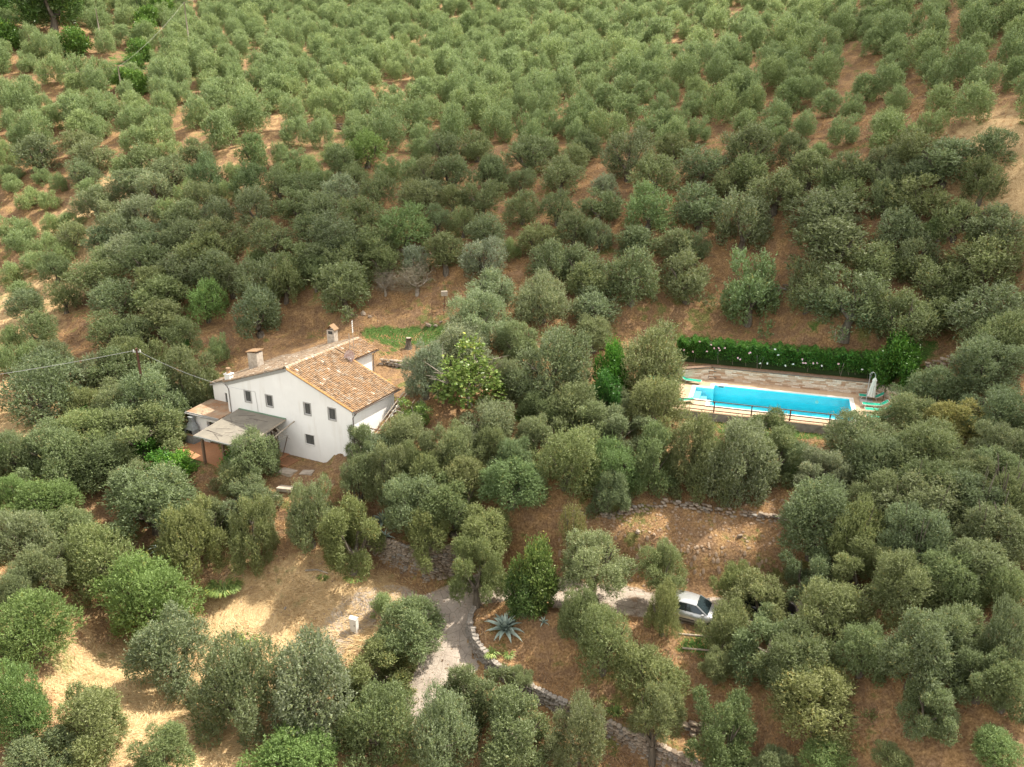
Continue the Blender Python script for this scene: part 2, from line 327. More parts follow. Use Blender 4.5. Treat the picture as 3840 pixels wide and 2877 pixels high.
# ---------------- leaf masses ----------------
def quads(P,N,L,Wd,t,seed,flat=.0):
    """thin leaf quads at P, pointing along N"""
    r=np.random.default_rng(seed); n=len(P)
    N=N/np.linalg.norm(N,axis=1,keepdims=True); R=r.normal(size=(n,3)); S=np.cross(N,R); S/=np.linalg.norm(S,axis=1,keepdims=True)
    L=L*r.uniform(.7,1.3,n)[:,None]; Wd=Wd*r.uniform(.7,1.3,n)[:,None]
    a=P-N*L*.5; b=P+N*L*.5; m=P+np.cross(N,S)*L*.08
    V=np.stack([a,m+S*Wd*.5,b,m-S*Wd*.5],1).reshape(-1,3); F=np.arange(4*n).reshape(n,4)
    return V,F,t
def crown_mesh(name,mat,seed,n,L,Wd,lobes=18,lobe_r=(.3,.5),up=.55,inner=.22,squash=1.0,spikes=0):
    r=np.random.default_rng(seed)
    # lobe centres on an uneven ellipsoid, fewer below
    C=[];RR=[]
    tries=0
    while len(C)<lobes and tries<900:
        tries+=1
        d=r.normal(size=3); d/=np.linalg.norm(d)
        if d[2]<-.55: continue
        rad=r.uniform(*lobe_r)*(1 if d[2]>-.1 else .85); c=d*(1.0-rad)*np.array([1,1,squash])*r.uniform(.72,1.22)
        if all(np.linalg.norm(c-q)>.27 for q in C): C.append(c);RR.append(rad)
    C=np.array(C)*r.uniform(.85,1.22,(len(C),1))*np.array([1,r.uniform(.74,1.0),1]);RR=np.array(RR); w=RR**2; w/=w.sum()
    per=6; m=n//per
    k=r.choice(len(C),m,p=w); d=r.normal(size=(m,3)); d[:,2]+=.30; d/=np.linalg.norm(d,axis=1,keepdims=True)
    rad=RR[k]*(1-np.abs(r.normal(0,.10,m))); inn=r.random(m)<inner; rad=np.where(inn,RR[k]*r.uniform(.25,.9,m),rad)
    spr=r.random(m)<.20; rad=np.where(spr,RR[k]*(1.0+np.abs(r.normal(0,.17,m))),rad)
    P=C[k]+d*rad[:,None]; dd=np.linalg.norm(P[:,None]-C[None],axis=2)/RR[None]; keep=~((dd.min(1)<.60)&~inn)
    P=P[keep];d=d[keep];spr=spr[keep];k=k[keep];m=len(P)
    # a twig at each point, leaves along it
    out=P/(np.linalg.norm(P,axis=1,keepdims=True)+1e-6)
    T=d*.55+out*.25+np.array([0,0,up])+r.normal(size=(m,3))*.30; T/=np.linalg.norm(T,axis=1,keepdims=True)
    tl=L*r.uniform(1.3,2.6,m)*np.where(spr,1.35,1)
    u=(np.arange(per)+.5)/per-.35
    Q=P[:,None]+T[:,None]*(tl[:,None]*u[None])[...,None]+r.normal(size=(m,per,3))*L*.16
    Nl=T[:,None]*.75+r.normal(size=(m,per,3))*.5
    lt=r.uniform(.2,.8,len(C)); t=np.clip(lt[k][:,None]*.4+r.uniform(0,.35,m)[:,None]+r.uniform(0,.35,(m,per))+np.where(spr,.1,0)[:,None],0,1)
    Q=Q.reshape(-1,3); Nl=Nl.reshape(-1,3)
    h=np.percentile(np.hypot(Q[:,0],Q[:,1]),95); z0,z1=np.percentile(Q[:,2],[2,98]); Q=np.stack([Q[:,0]/h,Q[:,1]/h,(Q[:,2]-(z0+z1)/2)*2/(z1-z0)],1)
    V,F,t=quads(Q,Nl,L/h,Wd/h,t.ravel(),seed+1)
    return np_mesh(name,V,F,mat,{'tint':('FACE',t)})
def limb_mesh(name,mat,seed,limbs=4,spread=.45,top=.9,r0=.12,sub=3,lean=.12):
    """trunk from z=0 to the crown centre z=1 (scaled), limbs reach up into the crown"""
    r=random.Random(seed); b=MB()
    lx,ly=r.uniform(-lean,lean),r.uniform(-lean,lean); f=(lx,ly,.42)
    b.tube([(0,0,-.25),(lx*.25,ly*.3,.12),(lx*.8,ly*.6,.28),f],[r0*1.6,r0*1.15,r0*.95,r0*.85],7)
    for i in range(limbs):
        a=2*pi*i/limbs+r.uniform(-.4,.4); e=(f[0]+cos(a)*spread,f[1]+sin(a)*spread,top+r.uniform(-.1,.35)); m=(f[0]+cos(a)*spread*.55,f[1]+sin(a)*spread*.55,.62+r.uniform(-.05,.05))
        b.tube([f,m,e],[r0*.62,r0*.42,r0*.18],5)
        for j in range(sub):
            q=a+r.uniform(-1.1,1.1); s=Vector(m).lerp(Vector(e),r.uniform(.1,.9)); g=s+Vector((cos(q)*spread*.6,sin(q)*spread*.6,r.uniform(.1,.5)))
            b.tube([s,g],[r0*.22,r0*.06],4)
    return b.mesh(name,mat,True)
NEAR=[crown_mesh('crown',M_OL,100+i,38000,.060,.022,lobes=17+2*(i%5),lobe_r=((.17,.36),(.2,.4),(.16,.38))[i%3],inner=.16,up=(.35,.7,.1)[i%3]) for i in range(9)]
MID=[crown_mesh('crown',M_OL,200+i,12000,.085,.036,lobes=15+3*(i%4),lobe_r=((.2,.38),(.22,.42))[i%2],up=(.5,.2)[i%2]) for i in range(8)]
FIGC=crown_mesh('crown',M_BR,45,4200,.10,.075,lobes=13,lobe_r=(.2,.36),up=.1,inner=.1)
BROAD=crown_mesh('crown',M_BR,41,7200,.12,.085,lobes=15,lobe_r=(.25,.42),up=.1,inner=.3)
GLOSS=crown_mesh('crown',M_BR,42,15000,.10,.05,lobes=16,lobe_r=(.2,.42),up=.2)
ROUND=[crown_mesh('crown',M_OL,150+i,36000,.062,.023,lobes=24,lobe_r=(.26,.42),up=.45,inner=.12) for i in range(2)]
SPARSE=crown_mesh('crown',M_OL,43,5200,.10,.028,lobes=8,lobe_r=(.25,.4),up=.9,inner=.4)
TWIG=crown_mesh('crown',M_DRY,44,3000,.28,.012,lobes=9,lobe_r=(.3,.5),up=.5,inner=.5)
TRUNK=[limb_mesh('trunk',M_BARK,i,limbs=3+i%3,spread=.38+.05*(i%3)) for i in range(5)]
BARETRUNK=limb_mesh('trunk',M_PALEBARK,77,limbs=5,spread=.55,sub=6,r0=.08)
KC={'o':(1,1,1),'s':(1.16,1.14,1.28),'S':(1.3,1.28,1.62),'y':(1.12,1.05,.90),'G':(.95,1.12,.82),'V':(.97,1.2,.78),'d':(.80,.90,.84),'D':(.95,1.05,.92),'L':(1.1,1.25,1.05),'x':(1.2,.95,.8),'X':(1,1,1),'l':(1.6,1.6,1.2),'T':(1.5,1.25,.95),'B':(1,1,1)}
def put_tree(name,x,y,zc,R,rz,k,i,label=None,cat='tree',group=None,crown=None,trunk=None):
    g=gh(x,y); D0=math.hypot(x,y); q0=1.0 if min(math.hypot(x-11,y-41),math.hypot(x+1,y-41.5),math.hypot(x-1,y-45))<3.6 else (1.24 if (-10<x<27 and 45<y<63) or (x>14 and y<63) or (x<-22 and 50<y<66) or (-13<x<6 and y<41.5) else (1.06 if D0<62 else 1.13)); q0*=.86 if (k in 'VG' and crown is None and D0<70) else 1; R*=q0; rz*=q0; zc=max(zc,g+rz*.55); e=empty(name,(x,y,g),0,label,cat,group)
    D=math.sqrt(x*x+y*y+g*g)
    me=crown or (NEAR[i%9] if D<74 else MID[i%8])
    if k in 'VG' and crown is None and D<74: me=ROUND[i%2]
    if k=='X': me=TWIG
    if k=='x': me=SPARSE
    c=mesh_obj('crown',me,None,e,(0,0,zc-g),(0,0,(i*2.399)%6.283),(R,R*(.93+.14*((i*37)%10)/10),rz))
    f=KC.get(k,(1,1,1)); j=random.Random(i*13+5); v=j.uniform(.93,1.08); c.color=(f[0]*v*j.uniform(.94,1.06),f[1]*v,f[2]*v*j.uniform(.9,1.1),1)
    t=mesh_obj('trunk',trunk or (BARETRUNK if k=='X' else TRUNK[i%5]),None,e,(0,0,0),(0,0,(i*1.7)%6.283),(R,R,zc-g))
    return e
TREES=[
(-23.37,43.19,-29.71,2.95,2.80,'V','broad bright green olive tree, nearest one below the agave in the left foreground',0),
(-15.27,36.30,-30.81,2.34,2.60,'s','tall silvery olive tree, nearest one below the strappy green clump',0),
(-25.32,50.15,-26.69,2.84,1.76,'o','broad low grey-green olive tree, nearest one above the agave in the left foreground',0),
(3.14,60.48,-20.07,2.80,2.31,'o','broad grey-green olive tree, nearest one left of the glossy citrus shrub',0),
(-27.57,38.07,-28.17,2.39,1.91,'G','fresh green olive tree, nearest one below and left of the agave in the left foreground',0),
(-6.83,41.58,-31.15,2.29,1.69,'o','grey-green olive tree, nearest one right of the white utility cabinet',0),
(-21.97,32.46,-30.07,2.14,1.66,'o','grey-green olive tree, nearest one above and right of the bottom left corner of the photo',0),
(16.19,33.44,-29.43,2.04,1.27,'y','broad low yellowish olive tree, nearest one above the rough bush in the bottom right',0),
(-11.82,33.51,-33.15,2.06,1.28,'V','low bright green olive tree, third one below and left of the white utility cabinet',0),
(-11.05,47.20,-27.63,2.36,2.11,'y','broad yellowish olive tree, nearest one left of the agave above the stone wall',0),
(7.95,37.13,-30.97,2.02,1.26,'y','broad low yellowish olive tree, nearest one below and left of the silver car',0),
(-11.53,36.70,-31.63,2.08,2.49,'s','tall silvery olive tree, nearest one below and left of the white utility cabinet',0),
(5.48,43.95,-27.63,2.11,1.55,'s','broad silvery olive tree, nearest one right of the dark glossy loquat tree',0),
(-27.31,45.41,-28.15,2.41,2.02,'o','broad grey-green olive tree, nearest one left of the agave in the left foreground',0),
(-19.98,38.79,-30.78,2.16,2.24,'s','silvery olive tree, nearest one below and right of the bright green round olive',0),
(0.31,34.91,-32.94,1.93,1.70,'o','broad grey-green olive tree, second one below the big agave beside the track',0),
(-7.53,35.79,-32.91,1.96,1.73,'o','grey-green olive tree, nearest one below the white utility cabinet',0),
(29.57,72.49,-11.99,3.07,1.90,'o','broad low grey-green olive tree, nearest one above and right of the small green grass patch',0),
(11.15,33.23,-31.31,1.87,1.80,'d','broad dark green olive tree, second one left of the rough bush in the bottom right',0),
(-29.78,61.18,-22.92,2.77,1.95,'o','broad grey-green olive tree, nearest one below the utility pole by the farmhouse',0),
(-1.85,46.98,-27.37,2.11,1.52,'y','broad yellowish olive tree, nearest one above and left of the dark glossy loquat tree',0),
(3.81,51.34,-24.01,2.17,1.83,'o','broad grey-green olive tree, second one above the dark glossy loquat tree',0),
(11.34,61.98,-20.31,2.51,2.40,'y','yellowish olive tree, nearest one below and left of the left end of the oleander hedge',0),
(20.65,33.32,-26.29,1.79,1.72,'o','grey-green olive tree, second one above and right of the rough bush in the bottom right',0),
(-32.60,49.08,-25.99,2.41,1.50,'G','broad fresh green olive tree, third one below the golden grass gap at the left edge',0),
(18.29,37.84,-27.45,1.90,1.50,'y','yellowish olive tree, nearest one right of the dark parked car',0),
(25.26,42.98,-23.24,2.04,1.37,'o','low grey-green olive tree, fifth one below the right end of the oleander hedge',0),
(-29.17,57.33,-24.40,2.54,1.57,'o','broad low grey-green olive tree, nearest one left of the grey canopy roof',0),
(-4.45,64.42,-19.30,2.46,1.53,'s','broad low silvery olive tree, nearest one right of the garden lawn',0),
(19.90,45.68,-25.11,2.06,1.64,'s','silvery olive tree, nearest one above and right of the earth bank above the road',0),
(-2.70,67.63,-17.86,2.56,1.88,'S','broad pale silver-grey olive tree, nearest one below and right of the bare grey tree',0),
(24.79,51.54,-22.34,2.24,1.39,'o','low grey-green olive tree, nearest one below the closed white parasol',0),
(-23.18,30.47,-30.58,1.79,1.11,'o','low grey-green olive tree, nearest one right of the bottom left corner of the photo',0),
(-8.13,39.07,-32.39,1.88,1.25,'y','low yellowish olive tree, nearest one below and right of the white utility cabinet',0),
(28.91,66.29,-15.67,2.67,2.03,'o','grey-green olive tree, nearest one above and left of the right end of the oleander hedge',0),
(29.72,76.00,-9.85,2.95,1.83,'o','broad low grey-green olive tree, second one above and right of the small green grass patch',0),
(14.86,38.29,-29.56,1.84,1.23,'o','low grey-green olive tree, nearest one below and left of the dark parked car',0),
(28.09,48.37,-21.72,2.11,1.31,'o','low grey-green olive tree, second one below and right of the closed white parasol',0),
(15.74,35.68,-29.01,1.73,1.49,'o','grey-green olive tree, nearest one below the dark parked car',0),
(26.58,45.29,-22.68,2.01,1.24,'o','low grey-green olive tree, third one below the right end of the oleander hedge',0),
(4.60,57.36,-21.99,2.14,1.33,'o','broad low grey-green olive tree, nearest one below and left of the glossy citrus shrub',0),
(0.09,50.24,-25.18,1.94,1.33,'D','broad deep green olive tree, nearest one above the dark glossy loquat tree',0),
(16.07,50.50,-23.57,1.99,2.28,'s','broad tall silvery olive tree, nearest one below and left of the swimming pool',0),
(-34.33,53.65,-24.39,2.30,1.54,'o','grey-green olive tree, nearest below and right of the golden grass gap at the left edge',0),
(40.48,67.11,-12.73,2.66,1.82,'o','broad grey-green olive tree, second one above the small stone pile in the right slope',0),
(-2.35,44.53,-28.64,1.81,2.02,'y','tall yellowish olive tree, nearest one above and right of the pale concrete track',0),
(-22.31,47.64,-28.02,2.02,2.07,'y','yellowish olive tree, nearest one right of the agave in the left foreground',0),
(38.60,61.45,-15.50,2.48,1.54,'o','low grey-green olive tree, nearest one above the small stone pile in the right slope',0),
(-17.83,80.69,-12.63,2.78,1.72,'o','broad low grey-green olive tree, second one left of the pale green leafy olive',0),
(-3.73,34.89,-33.04,1.64,1.91,'s','tall silvery olive tree, second one below the pale concrete track',0),
(-33.35,56.09,-24.20,2.29,1.42,'o','low grey-green olive tree, second one right of the golden grass gap at the left edge',0),
(-25.17,32.35,-28.64,1.67,2.22,'G','small tall fresh green olive tree, nearest one above the bottom left corner of the photo',0),
(7.18,50.86,-24.24,1.85,1.63,'G','fresh green olive tree, second one below the glossy citrus shrub',0),
(15.53,41.83,-28.97,1.73,1.10,'y','low yellowish olive tree, nearest one above and left of the dark parked car',0),
(-2.11,37.62,-32.56,1.63,1.17,'o','grey-green olive tree, nearest one below and left of the big agave beside the track',0),
(-6.89,49.36,-26.41,1.82,1.55,'o','broad grey-green olive tree, nearest one above and right of the agave above the stone wall',0),
(36.70,67.52,-14.48,2.49,1.54,'o','low grey-green olive tree, second one above and right of the round laurel bush',0),
(35.54,56.00,-18.30,2.19,1.53,'o','grey-green olive tree, nearest one right of the round laurel bush',0),
(22.17,71.96,-16.10,2.44,2.79,'L','tall light green olive tree, nearest one above the small green grass patch',0),
(28.10,40.04,-23.33,1.71,1.21,'o','grey-green olive tree, sixth one above the bottom right corner of the photo',0),
(24.16,44.96,-23.52,1.77,1.22,'o','grey-green olive tree, third one below the closed white parasol',0),
(11.25,73.60,-15.26,2.38,2.08,'o','grey-green olive tree, nearest one above and left of the left end of the oleander hedge',0),
(-29.99,43.43,-27.68,1.87,1.16,'o','low grey-green olive tree, nearest one left of the bright green round olive',0),
(21.32,40.53,-25.87,1.65,1.02,'o','low grey-green olive tree, second one above and right of the dark parked car',0),
(25.07,48.83,-22.71,1.85,1.20,'o','low grey-green olive tree, second one below the closed white parasol',0),
(-15.89,73.96,-16.35,2.40,1.88,'o','broad grey-green olive tree, nearest one above the chimney on the roof ridge',0),
(-1.88,55.28,-22.72,1.86,1.15,'s','broad low silvery olive tree, nearest one below and right of the leafy fig tree',0),
(2.76,70.59,-16.73,2.25,1.84,'s','broad silvery olive tree, second one above and left of the glossy citrus shrub',0),
(26.47,81.41,-8.18,2.65,1.68,'o','low grey-green olive tree, third one above the small green grass patch',0),
(5.49,55.67,-22.77,1.87,1.16,'o','low grey-green olive tree, second one below and left of the glossy citrus shrub',0),
(25.78,88.84,-4.14,2.84,1.76,'o','broad grey-green olive tree among the crowded olives of the upper right slope',0),
(-18.79,50.54,-26.76,1.86,1.26,'o','low grey-green olive tree, nearest one above and right of the agave in the left foreground',0),
(8.07,55.01,-23.08,1.86,1.15,'o','low grey-green olive tree, nearest one below the glossy citrus shrub',0),
(23.87,40.78,-24.01,1.64,1.40,'o','grey-green olive tree, fourth one right of the earth bank above the road',0),
(19.11,81.44,-9.57,2.55,1.69,'o','grey-green olive tree, second one below and right of the straw strip in the middle slope',0),
(22.14,37.85,-25.24,1.56,1.32,'o','grey-green olive tree, second one right of the dark parked car',0),
(32.29,56.26,-20.40,2.07,1.38,'o','low grey-green olive tree, nearest one below and right of the round laurel bush',0),
(-4.23,49.47,-26.33,1.70,1.27,'o','broad grey-green olive tree, nearest one above and right of the curved dry stone wall',0),
(28.04,43.05,-22.77,1.70,1.17,'o','grey-green olive tree, sixth one below the small stone pile in the right slope',0),
(12.88,40.06,-29.52,1.57,1.38,'y','yellowish olive tree, nearest one below and right of the silver car',0),
(22.95,79.01,-10.94,2.48,2.25,'o','grey-green olive tree, second one above the small green grass patch',0),
(18.65,41.99,-27.60,1.61,1.17,'o','grey-green olive tree, nearest one above and right of the dark parked car',0),
(16.65,73.81,-15.31,2.29,1.98,'o','grey-green olive tree, nearest one above the left end of the oleander hedge',0),
(26.11,37.90,-24.20,1.54,1.04,'o','low grey-green olive tree, fifth one above the bottom right corner of the photo',0),
(33.68,51.31,-20.16,1.91,1.18,'o','low grey-green olive tree, nearest one below the small stone pile in the right slope',0),
(-32.09,81.52,-14.49,2.61,1.62,'o','broad low grey-green olive tree, fourth one above and left of the bright green broad bush',0),
(7.94,35.00,-31.57,1.43,1.51,'y','tall yellowish olive tree, second one below the silver car',0),
(-38.12,60.19,-22.10,2.20,1.87,'o','grey-green olive tree, nearest above and right of the golden grass gap at the left edge',0),
(-32.10,45.23,-26.35,1.81,1.27,'s','silvery olive tree, fourth one below the golden grass gap at the left edge',0),
(-18.08,32.09,-31.40,1.43,1.03,'o','small grey-green olive tree, nearest one below the bright green round olive',0),
(37.25,73.98,-7.86,2.41,1.49,'o','low grey-green olive tree, fourth one left of the straw slope at the right edge',0),
(-32.45,60.38,-23.30,2.11,1.31,'o','low grey-green olive tree, second one below and left of the utility pole by the farmhouse',0),
(-31.05,54.42,-25.38,1.95,1.40,'o','grey-green olive tree, nearest one above and left of the agave in the left foreground',0),
(32.22,69.58,-13.20,2.23,1.38,'o','low grey-green olive tree, nearest one above the right end of the oleander hedge',0),
(5.51,39.43,-29.92,1.45,1.51,'y','yellowish olive tree, second one below and right of the dark glossy loquat tree',0),
(-10.86,81.65,-11.71,2.37,1.71,'L','light green olive tree, second one above the bare grey tree',0),
(10.20,51.21,-23.84,1.65,1.80,'d','dark green olive tree, nearest one above and left of the rubble bank above the cars',0),
(40.19,75.65,-4.80,2.43,1.51,'o','broad low grey-green olive tree, nearest one left of the straw slope at the right edge',0),
(29.58,54.17,-21.62,1.86,1.17,'o','low grey-green olive tree, nearest one below and right of the closed white parasol',0),
(-17.74,48.01,-27.70,1.68,2.16,'y','tall yellowish olive tree, nearest one above and right of the strappy green clump',0),
(-16.55,77.99,-14.28,2.29,1.42,'o','low grey-green olive tree, second one above and left of the sawn tree stump',0),
(-19.25,53.51,-24.70,1.77,1.63,'o','grey-green olive tree, nearest one below and right of the grey canopy roof',0),
(1.91,96.02,-5.49,2.70,1.72,'o','broad low grey-green olive tree, nearest one below the silver olive on the middle slope',0),
(37.42,57.76,-16.62,2.00,1.43,'o','grey-green olive tree, nearest above and right of the small stone pile in the right slope',0),
(-30.32,47.55,-27.17,1.77,1.21,'o','grey-green olive tree, second one left of the agave in the left foreground',0),
(-34.70,76.22,-17.72,2.41,1.49,'o','broad low grey-green olive tree, second one left of the bright green broad bush',0),
(-39.89,64.89,-21.69,2.23,1.38,'o','grey-green olive tree, second above and right of the golden grass gap at the left edge',0),
(12.62,51.77,-23.42,1.66,2.03,'y','tall yellowish olive tree, second one above the rubble bank above the cars',0),
(26.80,69.66,-15.37,2.14,1.70,'o','grey-green olive tree, nearest one right of the small green grass patch',0),
(41.82,68.66,-9.91,2.27,1.43,'o','low grey-green olive tree, nearest one below the straw slope at the right edge',0),
(15.14,86.62,-6.89,2.46,1.56,'o','broad low grey-green olive tree, second one right of the straw strip in the middle slope',0),
(9.71,43.95,-27.99,1.49,1.29,'y','yellowish olive tree, nearest one above and left of the silver car',0),
(-24.08,73.12,-18.61,2.20,2.00,'o','grey-green olive tree, nearest one right of the bright green broad bush',0),
(31.30,51.20,-21.07,1.77,1.09,'T','yellowed olive tree, second below and left of the small stone pile in the right slope',0),
(18.91,51.57,-23.65,1.65,1.32,'o','grey-green olive tree, second one below the swimming pool',0),
(-20.12,52.43,-25.80,1.70,1.06,'o','low grey-green olive tree, nearest one below the grey canopy roof',0),
(31.62,78.08,-7.84,2.31,1.43,'o','low grey-green olive tree, third one above and right of the small green grass patch',0),
(-1.78,72.61,-16.10,2.03,1.26,'S','low pale silver-grey olive tree, nearest one above and right of the garden lawn',0),
(23.06,34.14,-25.78,1.34,1.11,'o','grey-green olive tree, fourth one above and left of the bottom right corner of the photo',0),
(7.49,71.28,-17.58,2.01,1.25,'s','low silvery olive tree, second one above the glossy citrus shrub',0),
(-30.45,79.55,-15.63,2.35,1.46,'o','low grey-green olive tree, second one above and left of the bright green broad bush',0),
(-3.55,51.31,-25.02,1.56,1.06,'y','yellowish olive tree, second one below the leafy fig tree',0),
(30.76,45.85,-21.92,1.61,1.00,'o','low grey-green olive tree, third one below the small stone pile in the right slope',0),
(-27.35,63.70,-22.22,1.98,2.12,'o','tall grey-green olive tree, nearest one below and right of the utility pole by the farmhouse',0),
(32.72,64.04,-16.56,2.00,1.58,'o','grey-green olive tree, nearest one above the round laurel bush',0),
(13.60,80.29,-9.64,2.20,1.89,'L','light green olive tree, nearest below and right of the straw strip in the middle slope',0),
(21.52,49.24,-23.86,1.59,1.09,'s','silvery olive tree, nearest one below and left of the closed white parasol',0),
(-14.03,48.79,-26.78,1.57,2.04,'o','tall grey-green olive tree, second one left of the agave above the stone wall',0),
(11.06,56.88,-22.05,1.68,1.70,'y','yellowish olive tree, nearest one below the left end of the oleander hedge',0),
(-33.54,73.21,-19.28,2.21,1.37,'o','low grey-green olive tree, nearest one above and right of the utility pole by the farmhouse',0),
(-24.77,76.87,-16.36,2.18,1.97,'o','grey-green olive tree, nearest one above and right of the bright green broad bush',0),
(-37.80,81.35,-15.33,2.39,1.48,'o','grey-green olive tree, fifth one below and right of the straw gap in the left slope',0),
(6.43,75.56,-14.44,2.02,1.40,'o','grey-green olive tree, fourth one above and left of the left end of the oleander hedge',0),
(-34.79,65.82,-21.88,2.04,1.26,'o','low grey-green olive tree, nearest one below and left of the utility pole by the farmhouse',0),
(29.91,82.32,-6.15,2.29,1.42,'o','low grey-green olive tree, fourth one above and right of the small green grass patch',0),
(-37.71,71.65,-20.00,2.18,1.35,'o','low grey-green olive tree, nearest one above and left of the utility pole by the farmhouse',0),
(-3.26,86.62,-9.51,2.26,1.46,'o','broad low grey-green olive tree, third one right of the pale green leafy olive',0),
(24.06,37.52,-24.78,1.33,1.10,'o','grey-green olive tree, fourth one right of the dark parked car',0),
(-13.68,80.01,-12.94,2.12,1.36,'o','low grey-green olive tree, nearest one below and left of the pale green leafy olive',0),
(-42.90,80.53,-16.92,2.39,1.49,'o','low grey-green olive tree, second one above and left of the utility pole by the farmhouse',0),
(-15.62,84.47,-11.01,2.22,1.43,'o','low grey-green olive tree, nearest one left of the pale green leafy olive',0),
(0.73,65.21,-19.27,1.74,1.35,'s','silvery olive tree, nearest one above and right of the leafy fig tree',0),
(29.94,42.72,-22.47,1.46,1.21,'o','grey-green olive tree, fifth one below the small stone pile in the right slope',0),
(0.09,52.49,-24.20,1.48,1.11,'d','dark green olive tree, third one above the dark glossy loquat tree',0),
(12.95,90.73,-5.19,2.32,2.09,'o','grey-green olive tree, nearest one right of the straw strip in the middle slope',0),
(14.19,50.55,-24.16,1.48,1.68,'o','tall grey-green olive tree, nearest one above the rubble bank above the cars',0),
(24.61,85.71,-6.40,2.26,1.40,'o','low grey-green olive tree, fifth one above the small green grass patch',0),
(3.55,34.47,-32.64,1.24,1.64,'o','tall grey-green olive tree, nearest one below and right of the big agave beside the track',0),
(21.64,43.24,-24.93,1.38,1.41,'o','grey-green olive tree, nearest one right of the earth bank above the road',0),
(-25.28,82.63,-13.15,2.19,1.52,'o','grey-green olive tree, fourth one above and right of the bright green broad bush',0),
(20.29,31.10,-27.82,1.18,0.94,'o','grey-green olive tree, nearest one above and right of the rough bush in the bottom right',0),
(20.45,87.64,-6.09,2.25,1.46,'o','low grey-green olive tree, fourth one right of the straw strip in the middle slope',0),
(-2.74,76.28,-13.97,1.94,1.41,'S','pale silver-grey olive tree, nearest one right of the bare grey tree',0),
(-28.15,52.99,-26.51,1.63,1.01,'o','small low grey-green olive tree, second one above the agave in the left foreground',0),
(32.25,47.50,-21.19,1.52,1.06,'o','grey-green olive tree, second one below the small stone pile in the right slope',0),
(-39.10,76.27,-18.12,2.16,1.50,'o','grey-green olive tree, second one above the utility pole by the farmhouse',0),
(-30.56,83.85,-13.12,2.22,1.54,'o','grey-green olive tree, second one above the bright green broad bush',0),
(33.19,79.77,-5.96,2.10,1.30,'o','low grey-green olive tree, sixth one above and right of the small green grass patch',0),
(23.85,31.06,-26.34,1.16,1.07,'o','grey-green olive tree, nearest one above the bottom right corner of the photo',0),
(-21.10,49.38,-27.65,1.47,1.19,'o','grey-green olive tree, nearest one above the strappy green clump',0),
(35.87,69.96,-12.42,1.91,1.26,'o','low grey-green olive tree, second one above the right end of the oleander hedge',0),
(13.53,31.58,-31.78,1.14,0.71,'o','small low grey-green olive tree, nearest one left of the rough bush in the bottom right',0),
(35.81,65.44,-16.51,1.83,1.14,'o','small low grey-green olive tree, nearest one above and right of the round laurel bush',0),
(-1.52,53.64,-23.55,1.39,1.03,'o','grey-green olive tree, second one below and right of the leafy fig tree',0),
(7.20,67.76,-19.22,1.68,1.20,'o','grey-green olive tree, nearest one above the glossy citrus shrub',0),
(7.12,73.81,-15.71,1.79,1.38,'o','grey-green olive tree, third one above the glossy citrus shrub',0),
(-9.19,75.01,-15.76,1.82,1.13,'X','low bare grey tree, nearest one above the garden lawn',0),
(2.67,78.96,-12.57,1.88,1.17,'o','grey-green olive tree, fourth one below and left of the straw strip in the middle slope',0),
(38.56,79.01,-3.90,2.07,1.28,'o','low grey-green olive tree, third one left of the straw slope at the right edge',0),
(-6.50,77.55,-13.58,1.86,1.44,'o','grey-green olive tree, nearest one above and right of the bare grey tree',0),
(-6.93,59.51,-20.11,1.50,1.76,'S','tall pale silver-grey olive tree, nearest one below and right of the sawn tree stump',0),
(-2.44,80.68,-11.99,1.92,1.27,'o','low grey-green olive tree, third one above and right of the bare grey tree',0),
(-4.05,52.95,-23.83,1.38,1.27,'o','grey-green olive tree, nearest one below the leafy fig tree',0),
(-7.99,54.15,-23.07,1.40,1.03,'s','silvery olive tree, nearest one below the sawn tree stump',0),
(-12.47,77.02,-14.72,1.86,1.22,'o','low grey-green olive tree, nearest one above and left of the bare grey tree',0),
(-9.49,53.06,-23.99,1.38,0.88,'s','low silvery olive tree, second one above the agave above the stone wall',0),
(-5.81,47.78,-27.84,1.31,1.34,'y','yellowish olive tree, nearest one above the curved dry stone wall',0),
(12.31,77.63,-12.56,1.85,1.15,'o','grey-green olive tree, second one above and left of the left end of the oleander hedge',0),
(9.03,82.74,-9.72,1.95,1.21,'o','low grey-green olive tree, second one below the straw strip in the middle slope',0),
(-10.40,87.89,-9.43,2.06,1.41,'o','grey-green olive tree, nearest one above the pale green leafy olive',0),
(-8.87,51.47,-24.76,1.35,1.50,'o','tall grey-green olive tree, nearest one above the agave above the stone wall',0),
(5.52,89.95,-7.15,2.09,1.51,'o','grey-green olive tree, nearest one below and right of the silver olive on the middle slope',0),
(-6.57,92.88,-7.38,2.16,1.55,'o','grey-green olive tree, third one right of the bushy green tree with dark trunk',0),
(26.43,36.07,-24.52,1.19,1.09,'o','grey-green olive tree, third one above the bottom right corner of the photo',0),
(-10.95,51.42,-24.96,1.35,1.25,'o','grey-green olive tree, nearest one above and left of the agave above the stone wall',0),
(-19.25,78.81,-14.43,1.89,1.17,'o','low grey-green olive tree, third one above the chimney on the roof ridge',0),
(-21.88,79.12,-14.70,1.90,1.47,'o','grey-green olive tree, second one above and left of the chimney on the roof ridge',0),
(-20.24,86.43,-10.60,2.04,1.46,'o','grey-green olive tree, third one left of the pale green leafy olive',0),
(28.93,45.33,-22.26,1.33,1.04,'o','small grey-green olive tree, fourth one below the small stone pile in the right slope',0),
(22.94,31.62,-26.48,1.09,1.00,'o','grey-green olive tree, second one above and left of the bottom right corner of the photo',0),
(4.19,41.18,-29.45,1.17,1.22,'o','grey-green olive tree, nearest one below and right of the dark glossy loquat tree',0),
(-17.82,100.51,-5.01,2.31,1.67,'V','bright green olive tree, second one left of the silver olive on the middle slope',0),
